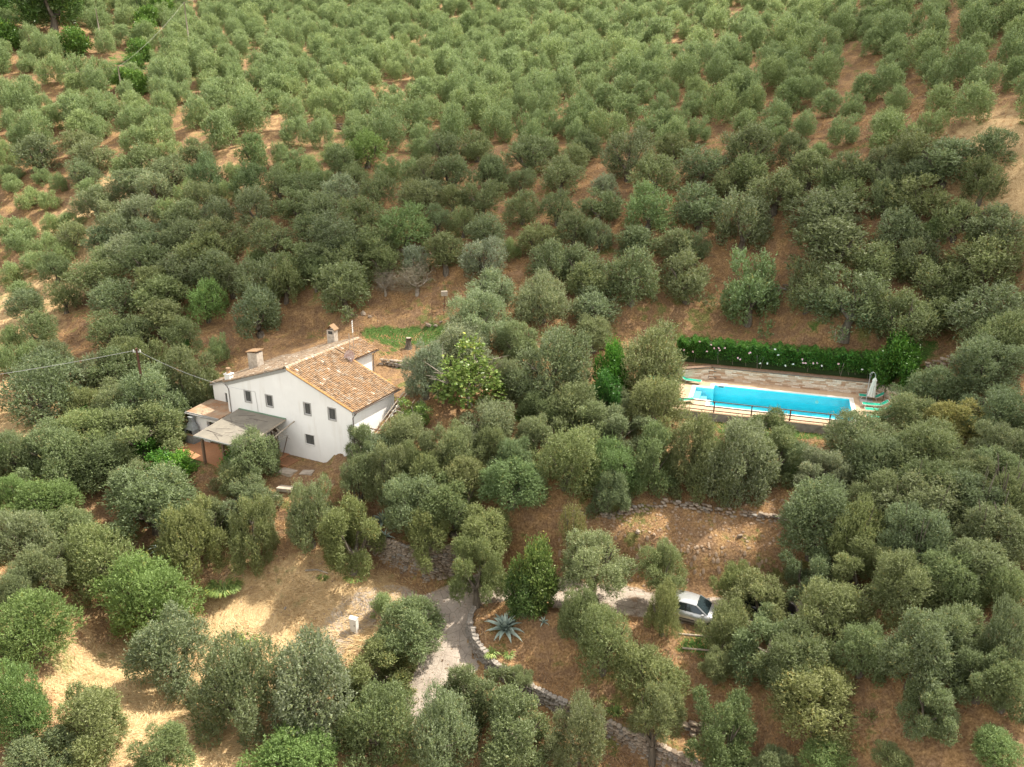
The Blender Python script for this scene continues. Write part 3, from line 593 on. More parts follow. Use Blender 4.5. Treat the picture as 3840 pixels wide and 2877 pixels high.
(-20.22,97.94,-6.32,2.26,1.40,'o','grey-green olive tree, nearest one below and left of the bushy green tree with dark trunk',0),
(24.74,32.80,-25.21,1.11,1.50,'o','tall grey-green olive tree, second one above the bottom right corner of the photo',0),
(-23.59,88.11,-10.35,2.07,1.37,'o','grey-green olive tree, fifth one below and left of the bushy green tree with dark trunk',0),
(19.08,54.31,-23.03,1.41,1.25,'o','grey-green olive tree, nearest one below the swimming pool',0),
(20.57,51.55,-23.81,1.35,0.84,'o','small low grey-green olive tree, nearest one below and right of the swimming pool',0),
(3.59,75.62,-14.05,1.72,1.51,'o','grey-green olive tree, third one above and left of the glossy citrus shrub',0),
(-28.22,87.98,-10.56,2.07,1.72,'o','grey-green olive tree, fourth one above the bright green broad bush',0),
(-46.27,102.66,-6.63,2.50,1.71,'o','grey-green olive tree, second one above and right of the straw gap in the left slope',0),
(18.81,35.01,-27.62,1.09,1.13,'o','small grey-green olive tree, nearest one below and right of the dark parked car',0),
(22.43,28.80,-27.99,1.03,0.64,'G','fresh green olive tree, nearest above and left of the bottom right corner of the photo',0),
(-36.70,53.23,-24.10,1.52,1.21,'o','small grey-green olive tree, nearest one below the golden grass gap at the left edge',0),
(-33.75,79.71,-15.88,1.93,1.38,'o','grey-green olive tree, third one above and left of the bright green broad bush',0),
(2.23,57.17,-22.28,1.35,0.97,'o','small grey-green olive tree, second one right of the leafy fig tree',0),
(9.29,41.08,-29.12,1.14,1.54,'y','small tall yellowish olive tree, nearest one left of the silver car',0),
(1.61,54.44,-23.20,1.30,1.06,'o','small grey-green olive tree, third one below and right of the leafy fig tree',0),
(-35.25,85.06,-13.09,2.03,1.34,'o','low grey-green olive tree, sixth one above and left of the bright green broad bush',0),
(15.82,31.19,-30.80,1.03,0.64,'G','low fresh green olive tree, third one below the dark parked car',0),
(-36.21,78.66,-16.74,1.91,1.18,'o','low grey-green olive tree, fourth one above the utility pole by the farmhouse',0),
(-38.53,85.79,-13.43,2.04,1.27,'o','low grey-green olive tree, fifth one right of the straw gap in the left slope',0),
(34.87,72.11,-10.63,1.73,1.51,'o','grey-green olive tree, fourth one above the right end of the oleander hedge',0),
(6.80,48.97,-25.43,1.20,1.23,'o','small grey-green olive tree, nearest one left of the rubble bank above the cars',0),
(-11.22,53.41,-23.45,1.28,1.17,'s','silvery olive tree, nearest one below the terracotta farmhouse roof',0),
(-41.95,91.16,-11.41,2.15,1.42,'s','low silvery olive tree, third one right of the straw gap in the left slope',0),
(-41.48,84.90,-14.52,2.03,1.26,'S','pale silver-grey olive tree, fourth below and right of the straw gap in the left slope',0),
(-42.63,88.38,-13.13,2.10,1.30,'o','grey-green olive tree, second one below and right of the straw gap in the left slope',0),
(-45.96,98.20,-9.04,2.29,1.42,'s','silvery olive tree, nearest one above and right of the straw gap in the left slope',0),
(-45.29,91.95,-11.99,2.17,1.35,'o','low grey-green olive tree, second one right of the straw gap in the left slope',0),
(6.05,79.73,-11.64,1.68,1.36,'o','grey-green olive tree, second one below and left of the straw strip in the middle slope',0),
(-49.79,96.58,-10.85,2.27,1.41,'o','low grey-green olive tree, nearest one right of the straw gap in the left slope',0),
(1.05,84.19,-10.11,1.76,1.32,'o','grey-green olive tree, third one below the silver olive on the middle slope',0),
(39.50,70.98,-9.62,1.70,1.38,'o','grey-green olive tree, second one below and left of the straw slope at the right edge',0),
(14.21,43.47,-28.71,1.13,0.91,'y','small yellowish olive tree, nearest one above and right of the silver car',0),
(-32.71,67.72,-21.42,1.62,1.38,'o','grey-green olive tree, nearest one right of the utility pole by the farmhouse',0),
(15.80,76.95,-12.86,1.64,1.22,'o','grey-green olive tree, second one above and left of the small green grass patch',0),
(-4.22,100.60,-4.76,2.05,1.41,'o','grey-green olive tree, nearest one below and left of the silver olive on the middle slope',0),
(-21.29,83.67,-12.22,1.77,1.20,'o','grey-green olive tree, fifth one left of the pale green leafy olive',0),
(-22.50,76.92,-16.37,1.66,1.56,'o','grey-green olive tree, nearest one above and left of the chimney on the roof ridge',0),
(-19.46,90.91,-8.94,1.89,1.29,'S','pale silver-grey olive tree, second below and left of the bushy green tree with dark trunk',0),
(43.60,74.74,-3.48,1.74,1.19,'o','grey-green olive tree, nearest one above and left of the straw slope at the right edge',0),
(-23.87,92.57,-8.76,1.92,1.19,'o','grey-green olive tree, third one below and left of the bushy green tree with dark trunk',0),
(-34.98,60.20,-23.23,1.47,1.13,'o','small grey-green olive tree, nearest one right of the golden grass gap at the left edge',0),
(-28.19,78.27,-16.45,1.69,1.14,'o','low grey-green olive tree, nearest one above the bright green broad bush',0),
(-5.52,52.79,-23.87,1.16,1.31,'o','tall grey-green olive tree, nearest one below and left of the leafy fig tree',0),
(-30.35,41.26,-27.64,1.16,0.91,'o','small grey-green olive tree, third one left of the bright green round olive',0),
(-6.07,51.48,-25.11,1.15,1.17,'o','grey-green olive tree, second one above and right of the agave above the stone wall',0),
(-29.91,75.53,-17.95,1.64,1.51,'V','bright green olive tree, nearest one above and left of the bright green broad bush',0),
(-30.73,71.01,-20.32,1.56,1.31,'o','small grey-green olive tree, nearest one below and left of the bright green broad bush',0),
(4.75,83.47,-10.02,1.64,1.31,'o','grey-green olive tree, nearest one below and left of the straw strip in the middle slope',0),
(-35.28,91.76,-9.84,1.91,1.31,'o','grey-green olive tree, fifth one above the bright green broad bush',0),
(-35.91,87.83,-11.68,1.85,1.50,'o','grey-green olive tree, sixth one left of the bushy green tree with dark trunk',0),
(-9.48,93.23,-7.41,1.80,1.56,'o','grey-green olive tree, nearest one right of the bushy green tree with dark trunk',0),
(7.20,94.35,-5.74,1.81,1.21,'o','low grey-green olive tree, nearest one left of the straw strip in the middle slope',0),
(-15.10,90.33,-8.77,1.76,1.40,'o','grey-green olive tree, nearest one above and left of the pale green leafy olive',0),
(11.94,37.83,-30.76,0.97,0.84,'o','small grey-green olive tree, nearest one below the silver car',0),
(-35.42,71.63,-20.11,1.57,1.19,'o','grey-green olive tree, nearest one above the utility pole by the farmhouse',0),
(-41.33,99.29,-7.40,2.05,1.27,'o','low grey-green olive tree, third one below and right of the left edge pine',0),
(-42.36,96.30,-9.11,2.00,1.37,'s','silvery olive tree, fourth one right of the straw gap in the left slope',0),
(-63.33,109.22,-6.11,2.38,1.96,'o','grey-green olive tree, nearest one above and left of the straw gap in the left slope',0),
(18.47,93.08,-4.41,1.78,1.19,'o','small low grey-green olive tree, third one right of the straw strip in the middle slope',0),
(-43.55,84.11,-15.63,1.80,1.12,'o','grey-green olive tree, third one below and right of the straw gap in the left slope',0),
(35.89,77.91,-6.15,1.60,1.03,'o','small low grey-green olive tree, fifth one left of the straw slope at the right edge',0),
(-36.75,65.18,-22.02,1.46,1.10,'o','small grey-green olive tree, second one left of the utility pole by the farmhouse',0),
(-30.04,93.12,-8.34,1.81,1.69,'d','dark green olive tree, second one left of the bushy green tree with dark trunk',0),
(38.11,76.42,-5.92,1.57,1.01,'o','low grey-green olive tree, second one left of the straw slope at the right edge',0),
(-32.23,88.01,-11.25,1.73,1.38,'o','grey-green olive tree, third one above the bright green broad bush',0),
(-34.94,49.40,-25.34,1.21,1.08,'G','small fresh green olive tree, second one below the golden grass gap at the left edge',0),
(-54.50,107.18,-6.13,2.19,1.65,'o','grey-green olive tree, second one above the straw gap in the left slope',0),
(-45.57,73.44,-20.37,1.61,1.49,'o','grey-green olive tree, nearest one above the golden grass gap at the left edge',0),
(8.42,58.98,-22.25,1.16,0.90,'o','small grey-green olive tree, nearest one below and right of the glossy citrus shrub',0),
(-35.91,95.59,-7.60,1.85,1.85,'d','dark green olive tree, third one left of the bushy green tree with dark trunk',0),
(-2.49,92.47,-7.35,1.67,1.55,'o','grey-green olive tree, third one below and left of the silver olive on the middle slope',0),
(-2.21,93.10,-7.17,1.68,1.44,'o','grey-green olive tree, second one below and left of the silver olive on the middle slope',0),
(-50.25,79.72,-19.35,1.73,1.18,'o','grey-green olive tree, nearest one below and left of the straw gap in the left slope',0),
(-19.36,77.09,-15.57,1.45,1.24,'o','small grey-green olive tree, second one above the chimney on the roof ridge',0),
(17.83,77.33,-12.92,1.44,1.23,'o','small grey-green olive tree, nearest one above and left of the small green grass patch',0),
(-8.07,100.55,-5.01,1.80,1.41,'o','grey-green olive tree, nearest one left of the silver olive on the middle slope',0),
(41.80,72.13,-6.21,1.49,1.49,'o','grey-green olive tree, nearest one below and left of the straw slope at the right edge',0),
(8.89,97.50,-4.38,1.74,1.24,'o','grey-green olive tree, nearest one above and left of the straw strip in the middle slope',0),
(-35.55,68.93,-21.18,1.41,1.04,'o','small grey-green olive tree, nearest one left of the utility pole by the farmhouse',0),
(-26.47,92.51,-8.52,1.68,1.56,'o','grey-green olive tree, sixth one below and left of the bushy green tree with dark trunk',0),
(-50.20,90.44,-14.15,1.80,1.31,'o','grey-green olive tree, nearest one below the straw gap in the left slope',0),
(-31.43,99.41,-5.44,1.78,1.78,'d','dark green olive tree, nearest one left of the bushy green tree with dark trunk',0),
(22.47,84.73,-7.78,1.50,1.12,'o','small grey-green olive tree, fourth one above the small green grass patch',0),
(-58.67,111.39,-5.00,2.13,1.32,'o','low grey-green olive tree, nearest one below the left edge pine',0),
(-41.81,68.91,-21.42,1.41,0.87,'o','grey-green olive tree, third above and right of the golden grass gap at the left edge',0),
(-39.35,102.14,-5.59,1.83,1.30,'o','grey-green olive tree, third one above and right of the straw gap in the left slope',0),
(29.51,86.82,-4.29,1.51,1.26,'o','small grey-green olive tree among the crowded olives of the upper right slope',0),
(-18.03,93.75,-7.92,1.57,1.21,'o','small grey-green olive tree, nearest one below the bushy green tree with dark trunk',0),
(-0.37,59.87,-20.84,1.05,1.31,'o','small tall grey-green olive tree, nearest one right of the leafy fig tree',0),
(-45.59,87.86,-14.21,1.63,1.28,'o','grey-green olive tree, nearest one below and right of the straw gap in the left slope',0),
(0.44,38.58,-32.11,0.83,0.51,'o','small low grey-green olive tree, nearest one below the big agave beside the track',0),
(-7.26,52.08,-24.47,0.95,1.28,'o','small grey-green olive tree, third one above and right of the agave above the stone wall',0),
(35.03,75.24,-8.21,1.34,1.34,'o','small grey-green olive tree, sixth one above the right end of the oleander hedge',0),
(-49.72,85.14,-16.73,1.60,1.25,'o','grey-green olive tree, second one below the straw gap in the left slope',0),
(4.00,47.05,-26.61,0.88,1.12,'x','small tall thin reddish shrub, nearest one above and right of the dark glossy loquat tree',0),
(-54.76,103.74,-8.25,1.87,1.34,'o','small grey-green olive tree, nearest one above the straw gap in the left slope',0),
(36.16,79.41,-5.03,1.39,1.04,'o','small grey-green olive tree, sixth one left of the straw slope at the right edge',0),
(-9.60,77.28,-14.46,1.24,1.14,'S','small pale silver-grey olive tree, nearest one above the bare grey tree',0),
(-12.28,75.34,-16.04,1.22,0.90,'X','small bare grey tree, nearest one left of the bare grey tree',0),
(-5.10,82.66,-11.42,1.31,1.20,'o','small grey-green olive tree, second one right of the pale green leafy olive',0),
(8.60,78.81,-12.13,1.25,1.15,'o','small grey-green olive tree, third one below the straw strip in the middle slope',0),
(-7.81,83.90,-11.16,1.32,1.10,'o','small grey-green olive tree, nearest one right of the pale green leafy olive',0),
(-6.50,87.63,-9.62,1.37,1.14,'o','small grey-green olive tree, second one above and right of the pale green leafy olive',0),
(-46.14,79.51,-18.62,1.46,1.18,'o','grey-green olive tree, third one above and left of the utility pole by the farmhouse',0),
(1.13,91.45,-7.96,1.42,0.88,'o','small low grey-green olive tree, second one below the silver olive on the middle slope',0),
(-8.94,89.49,-9.14,1.40,1.04,'o','small grey-green olive tree, nearest one above and right of the pale green leafy olive',0),
(18.41,30.04,-29.89,0.72,0.45,'o','small low grey-green olive tree, nearest one right of the rough bush in the bottom right',0),
(10.01,86.24,-8.16,1.34,1.00,'S','small pale silver-grey olive tree, nearest one below the straw strip in the middle slope',0),
]
MORE=[(-11.8,94.8,1.46,1.47),(4.5,100.2,1.53,1.15),(-44.7,69.8,1.31,1.06),(-11.3,101.7,1.56,1.30),(-14.8,97.1,1.50,1.37),(-52.5,83.3,1.52,0.95),(-26.1,81.1,1.30,1.08),(-22.3,102.1,1.56,1.04),(-24.0,96.6,1.49,1.37),(-25.9,99.5,1.53,1.15),(-26.8,97.1,1.50,1.12),(-57.6,92.5,1.60,1.22),(-8.5,44.2,0.80,0.66),(-60.9,101.5,1.72,1.18),(-38.0,94.2,1.47,1.34),(-39.1,91.4,1.43,1.31),(-43.8,104.7,1.60,1.34),(-52.3,100.6,1.57,1.17),(-48.8,74.4,1.26,1.26),(-50.6,88.6,1.42,1.06),(-52.5,94.9,1.50,1.12),(31.4,84.4,1.23,1.11),(-54.1,91.6,1.46,1.09),(-53.9,88.6,1.42,1.06),(-57.9,94.9,1.50,1.38),(-55.9,87.2,1.40,1.29),(-60.4,95.7,1.51,1.39),(38.0,71.5,1.07,0.97),(-66.6,108.1,1.67,1.03),(-0.0,79.0,1.05,0.94),(-27.1,69.8,1.01,1.21),(-21.8,94.4,1.22,1.10),(-45.7,68.3,1.05,1.30),(-28.3,100.3,1.28,1.28),(-32.7,93.7,1.21,1.09),(-33.1,97.0,1.25,1.12),(-49.6,103.3,1.33,1.33),(-55.0,95.1,1.25,1.13),(-64.5,104.8,1.36,1.08),(-68.9,112.2,1.43,1.58),(-57.7,100.5,1.18,1.05),(-58.4,104.3,1.08,1.08),(-61.7,106.6,1.10,0.96)]
GAPS=[(-87.6,149.5),(-80.9,135.5),(-75.8,138.3),(-61.4,143.6),(-62.9,141.3),(-57.3,132.5),(-45.5,144.0),(-47.8,123.1),(-41.2,113.5),(-31.8,117.6),(44.5,107.2),(42.3,100.4),(30.0,135.0),(36.2,151.3),(2.4,177.8),(-10.3,174.9),(-17.5,128.0)]
# ---------------- trees ----------------
for i,t in enumerate(TREES):
    x,y,zc,R,rz,k,lab,g=t
    nm={'x':'shrub','X':'bare_tree','V':'broadleaf_tree' if R<1.6 else 'olive_tree'}.get(k,'olive_tree')
    put_tree(nm,x,y,zc,R,rz,k,i,lab,'tree' if k!='x' else 'shrub','olives crowded in one patch' if g else ('olive trees of the grove' if nm=='olive_tree' else None))
# the far grove: past the 300 largest trees, one object that instances whole trees on points
pc=bpy.data.collections.new('far_tree_kinds')
for i in range(5):

    o=bpy.data.objects.new('olive_tree_form',MID[i]); pc.objects.link(o)
def cam_px(x,y,z):
    d=y*_c-z*_s; u=y*_s+z*_c; return 1920+FPX*x/d,1438.5-FPX*u/d,d
TA=np.array([(t[0],t[1],t[3]) for t in TREES]); pts=[];scl=[];rot=[];ki=[]
for x,y,R,rz in MORE: pts.append((x,y,gh(x,y)+rz*.9+.3)); scl.append((R,R,rz)); rot.append(rng.uniform(0,6.28)); ki.append(int(rng.integers(5)))
r2=np.random.default_rng(12); cand=[]
for j,yy in enumerate(np.arange(8,300,4.9)):
    for xx in np.arange(-200,190,4.2): cand.append((xx+(j%2)*2.1+r2.uniform(-1.1,1.1),yy+r2.uniform(-.6,.6)))
cand=np.array(cand); cz=height(cand[:,0],cand[:,1]); dens=np.sin(cand[:,0]*.09+1)*np.sin(cand[:,1]*.07+.4)+.7*np.sin(cand[:,0]*.21+cand[:,1]*.17)
for (x,y),z,dn in zip(cand,cz,dens):
    px,py,d=cam_px(x,y,z+2); inv=d>5 and -60<px<3900 and -40<py<2960
    if inv and py>520: continue
    if not inv and (d<5 or px<-1000 or px>4900 or py>3500 or (py<-900)): continue
    if not inv and py>520 and r2.random()<.25: continue
    if np.min(np.hypot(TA[:,0]-x,TA[:,1]-y)-TA[:,2]*.8)<1.0: continue
    if any((x-a)**2+(y-b)**2<9 for a,b in GAPS) or (dn<-1.45): continue
    if (x+8)**2/40**2+(y-30)**2/12**2<1 and y<33: continue
    if (x+71)**2/4**2+(y-150)**2/22**2<1 and r2.random()<.35: continue
    if (x+82)**2+(y-156)**2<25: continue
    R=r2.uniform(1.5,2.45)*(1 if y>100 else .85); rz=R*r2.uniform(.72,1.05)
    pts.append((x,y,z+rz*.85+.45)); scl.append((R,R,rz)); rot.append(r2.uniform(0,6.28)); ki.append(int(r2.integers(5)))
print('far trees',len(pts))
me=bpy.data.meshes.new('far_olive_grove'); me.from_pydata(pts,[],[])
a=me.attributes.new('tree_scale','FLOAT_VECTOR','POINT'); a.data.foreach_set('vector',np.array(scl,np.float32).ravel())
a=me.attributes.new('tree_turn','FLOAT','POINT'); a.data.foreach_set('value',np.array(rot,np.float32))
a=me.attributes.new('tree_form','INT','POINT'); a.data.foreach_set('value',np.array(ki,np.int32))
fo=mesh_obj('far_olive_grove',me); tag(fo,'dense sunlit olive canopy on the far upper hillside','olive grove',kind='stuff'); fo.color=(1.28,1.36,1.25,1)  # raised leaf tint: silvery green plus sunlit brightness put into the colour
ng=bpy.data.node_groups.new('grove','GeometryNodeTree'); ng.interface.new_socket('Geometry',in_out='INPUT',socket_type='NodeSocketGeometry'); ng.interface.new_socket('Geometry',in_out='OUTPUT',socket_type='NodeSocketGeometry')
N=ng.nodes; gi=N.new('NodeGroupInput'); go=N.new('NodeGroupOutput'); ip=N.new('GeometryNodeInstanceOnPoints'); ci=N.new('GeometryNodeCollectionInfo')
ci.inputs['Collection'].default_value=pc; ci.inputs['Separate Children'].default_value=True; ci.inputs['Reset Children'].default_value=True
def nat(nm,ty):
    n=N.new('GeometryNodeInputNamedAttribute'); n.data_type=ty; n.inputs['Name'].default_value=nm; return n.outputs[0]
cx=N.new('ShaderNodeCombineXYZ'); ng.links.new(nat('tree_turn','FLOAT'),cx.inputs[2]); er=N.new('FunctionNodeEulerToRotation'); ng.links.new(cx.outputs[0],er.inputs[0])
ng.links.new(gi.outputs[0],ip.inputs['Points']); ng.links.new(ci.outputs[0],ip.inputs['Instance']); ip.inputs['Pick Instance'].default_value=True
ng.links.new(nat('tree_form','INT'),ip.inputs['Instance Index']); ng.links.new(er.outputs[0],ip.inputs['Rotation']); ng.links.new(nat('tree_scale','FLOAT_VECTOR'),ip.inputs['Scale']); ng.links.new(ip.outputs[0],go.inputs[0])
fo.modifiers.new('grove','NODES').node_group=ng
# ---------------- special trees and shrubs ----------------
def special(name,x,y,h,R,rz,crown,kc,label,cat='tree',trunk=None,col=None,rotz=.5,branches=False):
    g=gh(x,y); e=empty(name,(x,y,g),0,label,cat); zc=h if h>0 else h-g
    c=mesh_obj('crown',crown,None,e,(0,0,zc),(0,0,rotz),(R,R,rz)); c.color=(*kc,1)
    if trunk: mesh_obj('trunk',trunk,None,e,(0,0,0),(0,0,rotz),(R,R,zc))
    return e
FIGT=limb_mesh('trunk',M_PALEBARK,8,limbs=7,spread=.8,top=1.25,r0=.06,sub=4)
special('fig_tree',-3.3,58.6,2.7,2.9,2.0,FIGC,(1.2,1.2,.9),'leafy light green fig tree with bare pale branches beside the farmhouse','fig tree',FIGT)
special('fig_tree',-7.5,56.3,1.15,1.35,.9,FIGC,(1.2,1.25,.9),'low fig shoots with open branches at the farmhouse side wall','fig tree',FIGT,rotz=2)
lq=special('loquat_tree',1.5,43.7,2.5,1.5,2.1,GLOSS,(1.0,1.0,.85),'tall dark glossy loquat tree with big leaves beside the concrete track','loquat tree',TRUNK[2])
special('loquat_tree',.8,42.9,1.5,1.3,1.3,GLOSS,(.8,.85,.75),'lower dark glossy loquat tree touching the big agave','loquat tree',TRUNK[1],rotz=2)
special('citrus_tree',8.2,61.5,2.2,1.35,2.2,GLOSS,(.7,1.25,.5),'vivid green citrus tree between olives left of the pool','citrus tree',TRUNK[3])
special('citrus_tree',7.4,58.9,1.7,1.5,1.6,GLOSS,(.45,.85,.5),'dark green glossy shrub under the vivid citrus tree','shrub',TRUNK[3],rotz=1)
special('laurel_bush',31.8,61.8,-20.3,1.95,2.2,GLOSS,(.55,.9,.42),'round clipped laurel bush at the right end of the oleander hedge','laurel')
special('laurel_bush',32.5,63.0,-19.2,1.15,1.2,GLOSS,(.5,.85,.45),'smaller laurel shoot standing behind the round laurel bush','laurel',rotz=2)
PINE=crown_mesh('crown',M_BR,61,9000,.15,.035,lobes=20,lobe_r=(.25,.42),up=.6)
special('stone_pine',-83,156,7.2,5.6,4.6,PINE,(.62,.78,.55),'big dark stone pine in the upper left corner of the hill','pine',TRUNK[0])
special('stone_pine',-96,162,6,4.5,3.6,PINE,(.6,.85,.6),'dark green conifer at the left edge behind the stone pine','pine',TRUNK[0],rotz=2)
CON=crown_mesh('crown',M_BR,62,6000,.10,.03,lobes=12,lobe_r=(.3,.5),up=-.3)
special('stone_pine',-104,152,5,4.4,3.8,PINE,(.6,.8,.55),'lower dark conifer at the left edge under the stone pine','pine',TRUNK[0],rotz=3)
special('cypress_tree',-74,172,4.5,1.7,5.2,CON,(.5,.6,.5),'dark conical cypress between the far utility poles','cypress',TRUNK[0])
special('cypress_tree',-54.7,186,4.5,1.3,5.0,CON,(.4,.5,.45),'slim dark cypress at the top edge of the grove','cypress',TRUNK[0],rotz=1)
for n,(x,y,R,l) in enumerate([(-67.5,158,2.4,'bright green broadleaf bush below the stone pine'),(-64,147,2.1,'green bush in the gully left of the two poles'),(-58,131,1.9,'green bush in the left gully, lowest one'),(-88,150,2.6,'dark green bushes under the stone pine'),(-53.5,191,2.0,'bright green bush at the top beside the slim cypress'),(-70,166,2.3,'bright green bush at the cypress foot'),(-62,140,1.8,'green bush halfway down the left gully'),(-76,149,2.5,'dark green undergrowth right below the stone pine trunk'),(-70,174,2.6,'bright green bush behind the conical cypress'),(-93,146,2.6,'dark undergrowth at the left edge below the conifers'),(-61,133,1.7,'low green bush beside the gully path')]):
    special('bush',x,y,R*.8,R,R*.85,BROAD,(.9,1.15,.65),l,'bush',rotz=n)
for n,(x,y,R,rz,kc,l) in enumerate([(-25.4,54.9,1.25,.85,(1.05,1.55,.65),'lime green climber bush in front of the canopy post'),(-26.8,55.0,1.4,1.0,(.6,1.05,.5),'dark green ivy mound left of the lime green climber'),(-21.6,56.2,1.1,1.0,(1.05,1.4,.7),'light green vine leaves around the canopy post foot'),(-20.9,54.4,1.2,.9,(.8,1.3,.6),'green shrub under the canopy edge olive'),(-29.2,57.4,1.2,.8,(.6,1.0,.5),'dark shrub at the left of the brick patio'),(-38.5,63.2,.9,.8,(.8,1.0,.5),'low bush on the golden grass at the left edge'),(-30.6,70.5,.8,.9,(.5,.8,.5),'small dark shrub in the straw gap left of the pole'),(-34.5,58.8,1.2,1.1,(.4,.75,.4),'dark shrub under the big olives on the left'),(20.5,51.0,.9,.7,(.9,1.1,.6),'small shrub on the grassy bank under the pool'),(6.8,49.3,.7,.8,(1.1,.95,.7),'thin brownish shrub on the earth bank above the track')]):
    special('bush',x,y,rz*.75,R,rz,BROAD if n not in(5,9) else SPARSE,kc,l,'bush',rotz=n)
# ---------------- agaves ----------------
def agave_mat():
    t=NT('agave_leaf',.5,.35); a=t.attr('tint'); t.color(t.ramp(a,[(0,(.16,.215,.19)),(.5,(.29,.36,.31)),(.93,(.40,.47,.40)),(1,(.42,.40,.22))])); return t.m
M_AG=agave_mat()
def agave_leaf(mbx,az,el,L,w,droop,t):
    n=8;V=[];F=[]
    d=Vector((cos(az),sin(az),0)); s=Vector((-sin(az),cos(az),0)); p=Vector((0,0,.12)); e=el
    for i in range(n+1):
        u=i/n; ww=w*(.55+1.1*u-1.65*u*u if u<.62 else .6*(1-u)/.38*.97+.0)*.95+.004
        up=Vector((0,0,1))*cos(e)-d*sin(e)
        V+= [p-s*ww+up*ww*.45,p-up*.018,p+s*ww+up*ww*.45]
        p=p+(d*cos(e)+Vector((0,0,1))*sin(e))*(L/n); e-=droop/n*(1.6*u+.3)
    for i in range(n):
        a=i*3; F+= [(a,a+1,a+4,a+3),(a+1,a+2,a+5,a+4)]
    mbx.add(V,F,t)
def agave(x,y,R,n,label,seed,zoff=0):
    r=random.Random(seed); e=empty('agave',(x,y,gh(x,y)+zoff),r.uniform(0,6),label,'agave')
    for i in range(n):
        b=MB(); u=i/n; agave_leaf(b,i*2.399,radians(8+74*u+r.uniform(-6,6)),R*r.uniform(.8,1.05)*(1-.35*u),R*.115*r.uniform(.85,1.1),radians(r.uniform(35,95)*(1-.6*u)),.97 if r.random()<.08 else r.uniform(.2,.8))
        b.obj('leaf',M_AG,e,True)
agave(-.45,42.3,1.65,38,'big grey-blue agave with arching leaves on the bank beside the track',1)
agave(2.0,42.1,.55,12,'small agave pup right of the big trackside agave',2)
agave(.35,43.3,1.0,18,'half hidden agave under the dark loquat leaves',3)
agave(-9.5,51.3,1.35,24,'grey-blue agave standing on top of the curved dry stone wall',4)
agave(-9.0,49.2,.9,14,'agave hanging over the left end of the curved stone wall',5)
agave(-24.3,48.6,1.5,22,'dark blue-green agave among the olives in the left foreground',6)
agave(-24.9,50.2,.8,12,'small agave behind the left foreground agave',8)
# strappy green clump and weeds
M_STRAP=leafmat('strap_leaf',(.17,.26,.06),(.2,.28,.08),.2,(.48,.40,.14),.4,oc=False)
def clump(name,x,y,R,n,L,label,seed,cat='plant',mat=None):
    b=MB(); r=random.Random(seed)
    for i in range(n):
        q=r.uniform(0,6.283); d=R*math.sqrt(r.random())*.8; o=Vector((cos(q)*d,sin(q)*d,.02)); a=q+r.uniform(-.8,.8); v=Vector((cos(a),sin(a),0)); s=Vector((-sin(a),cos(a),0))*.028; l=L*r.uniform(.6,1.1)
        b.add([o-s,o+s,o+v*l*.3+s+Vector((0,0,l*.55)),o+v*l*.3-s+Vector((0,0,l*.55)),o+v*l*.85+Vector((0,0,l*.32))],[(0,1,2,3),(3,2,4)],r.random())
    return tag(b.obj(name,mat or M_STRAP,None,loc=(x,y,gh(x,y))),label,cat)
clump('strappy_plant',-19.7,46.3,1.15,650,.8,'round clump of green strap leaves in the straw field',1)
clump('strappy_plant',-17.2,43.1,.8,130,.5,'thin yellow green strap plant beside the foreground olives',2)
clump('strappy_plant',-17.0,58.0,.55,160,.8,'bright green strap plant in the brick bed by the house wall',3)
clump('weed',-13.0,46.6,.3,50,.45,'tiny green weed in the middle of the straw field',4)
clump('weed',-1.3,40.6,.3,60,.6,'green weed stalk just below the big agave',5)
clump('weed',-.2,40.7,.22,45,.5,'second green weed stalk below the big agave',6)
clump('weed',6.0,37.2,.35,70,.6,'green tuft in the brown grass behind the retaining wall',7)
clump('weed',-10.7,46.9,1.1,200,.35,'loose patch of grey green weeds in the straw field',8)
# ---------------- farmhouse (local frame: x along the gable wall, y into the hill) ----------------
def stucco():
    t=NT('white_render',.9,.15); v=t.pos; n=t.noise(.5,5,.65); n2=t.noise(6,4,.6); s=t.noise(1.1,4,.6,t.scale(v,(1.5,1.5,.25)))
    c=t.mix(t.smooth(n,.35,.75),(.77,.76,.745),(.83,.82,.805)); c=t.mix(t.smooth(s,.5,.74,0,.35),c,(.60,.56,.50))
    t.color(c); t.bump(n2,.15,.01); return t.m
M_ST=stucco()
M_GREYST=simple('grey_stone',(.40,.39,.375),(.33,.32,.30),12); M_SHUT=simple('dark_window_screen',(.085,.085,.082),(.12,.118,.11),30,.6); M_GLASS=simple('dark_pane',(.035,.04,.045),rough=.12,spec=.6)
M_GUT=simple('brown_gutter',(.10,.075,.06),(.07,.055,.05),8,.45,.5); M_GUTL=simple('pale_gutter',(.34,.33,.32),(.26,.25,.24),8,.4,.5)
M_WOOD=simple('weathered_wood',(.20,.13,.085),(.12,.08,.055),14,.85); M_PALEWOOD=simple('bleached_wood',(.42,.37,.30),(.28,.23,.18),10,.85)
M_IRON=simple('rusty_iron',(.10,.06,.045),(.16,.08,.05),20,.7); M_WHITE=simple('white_paint',(.72,.71,.68),(.62,.60,.57),5,.5); M_STEEL=simple('galvanised_metal',(.45,.45,.45),(.36,.36,.36),9,.35,.5,.7)
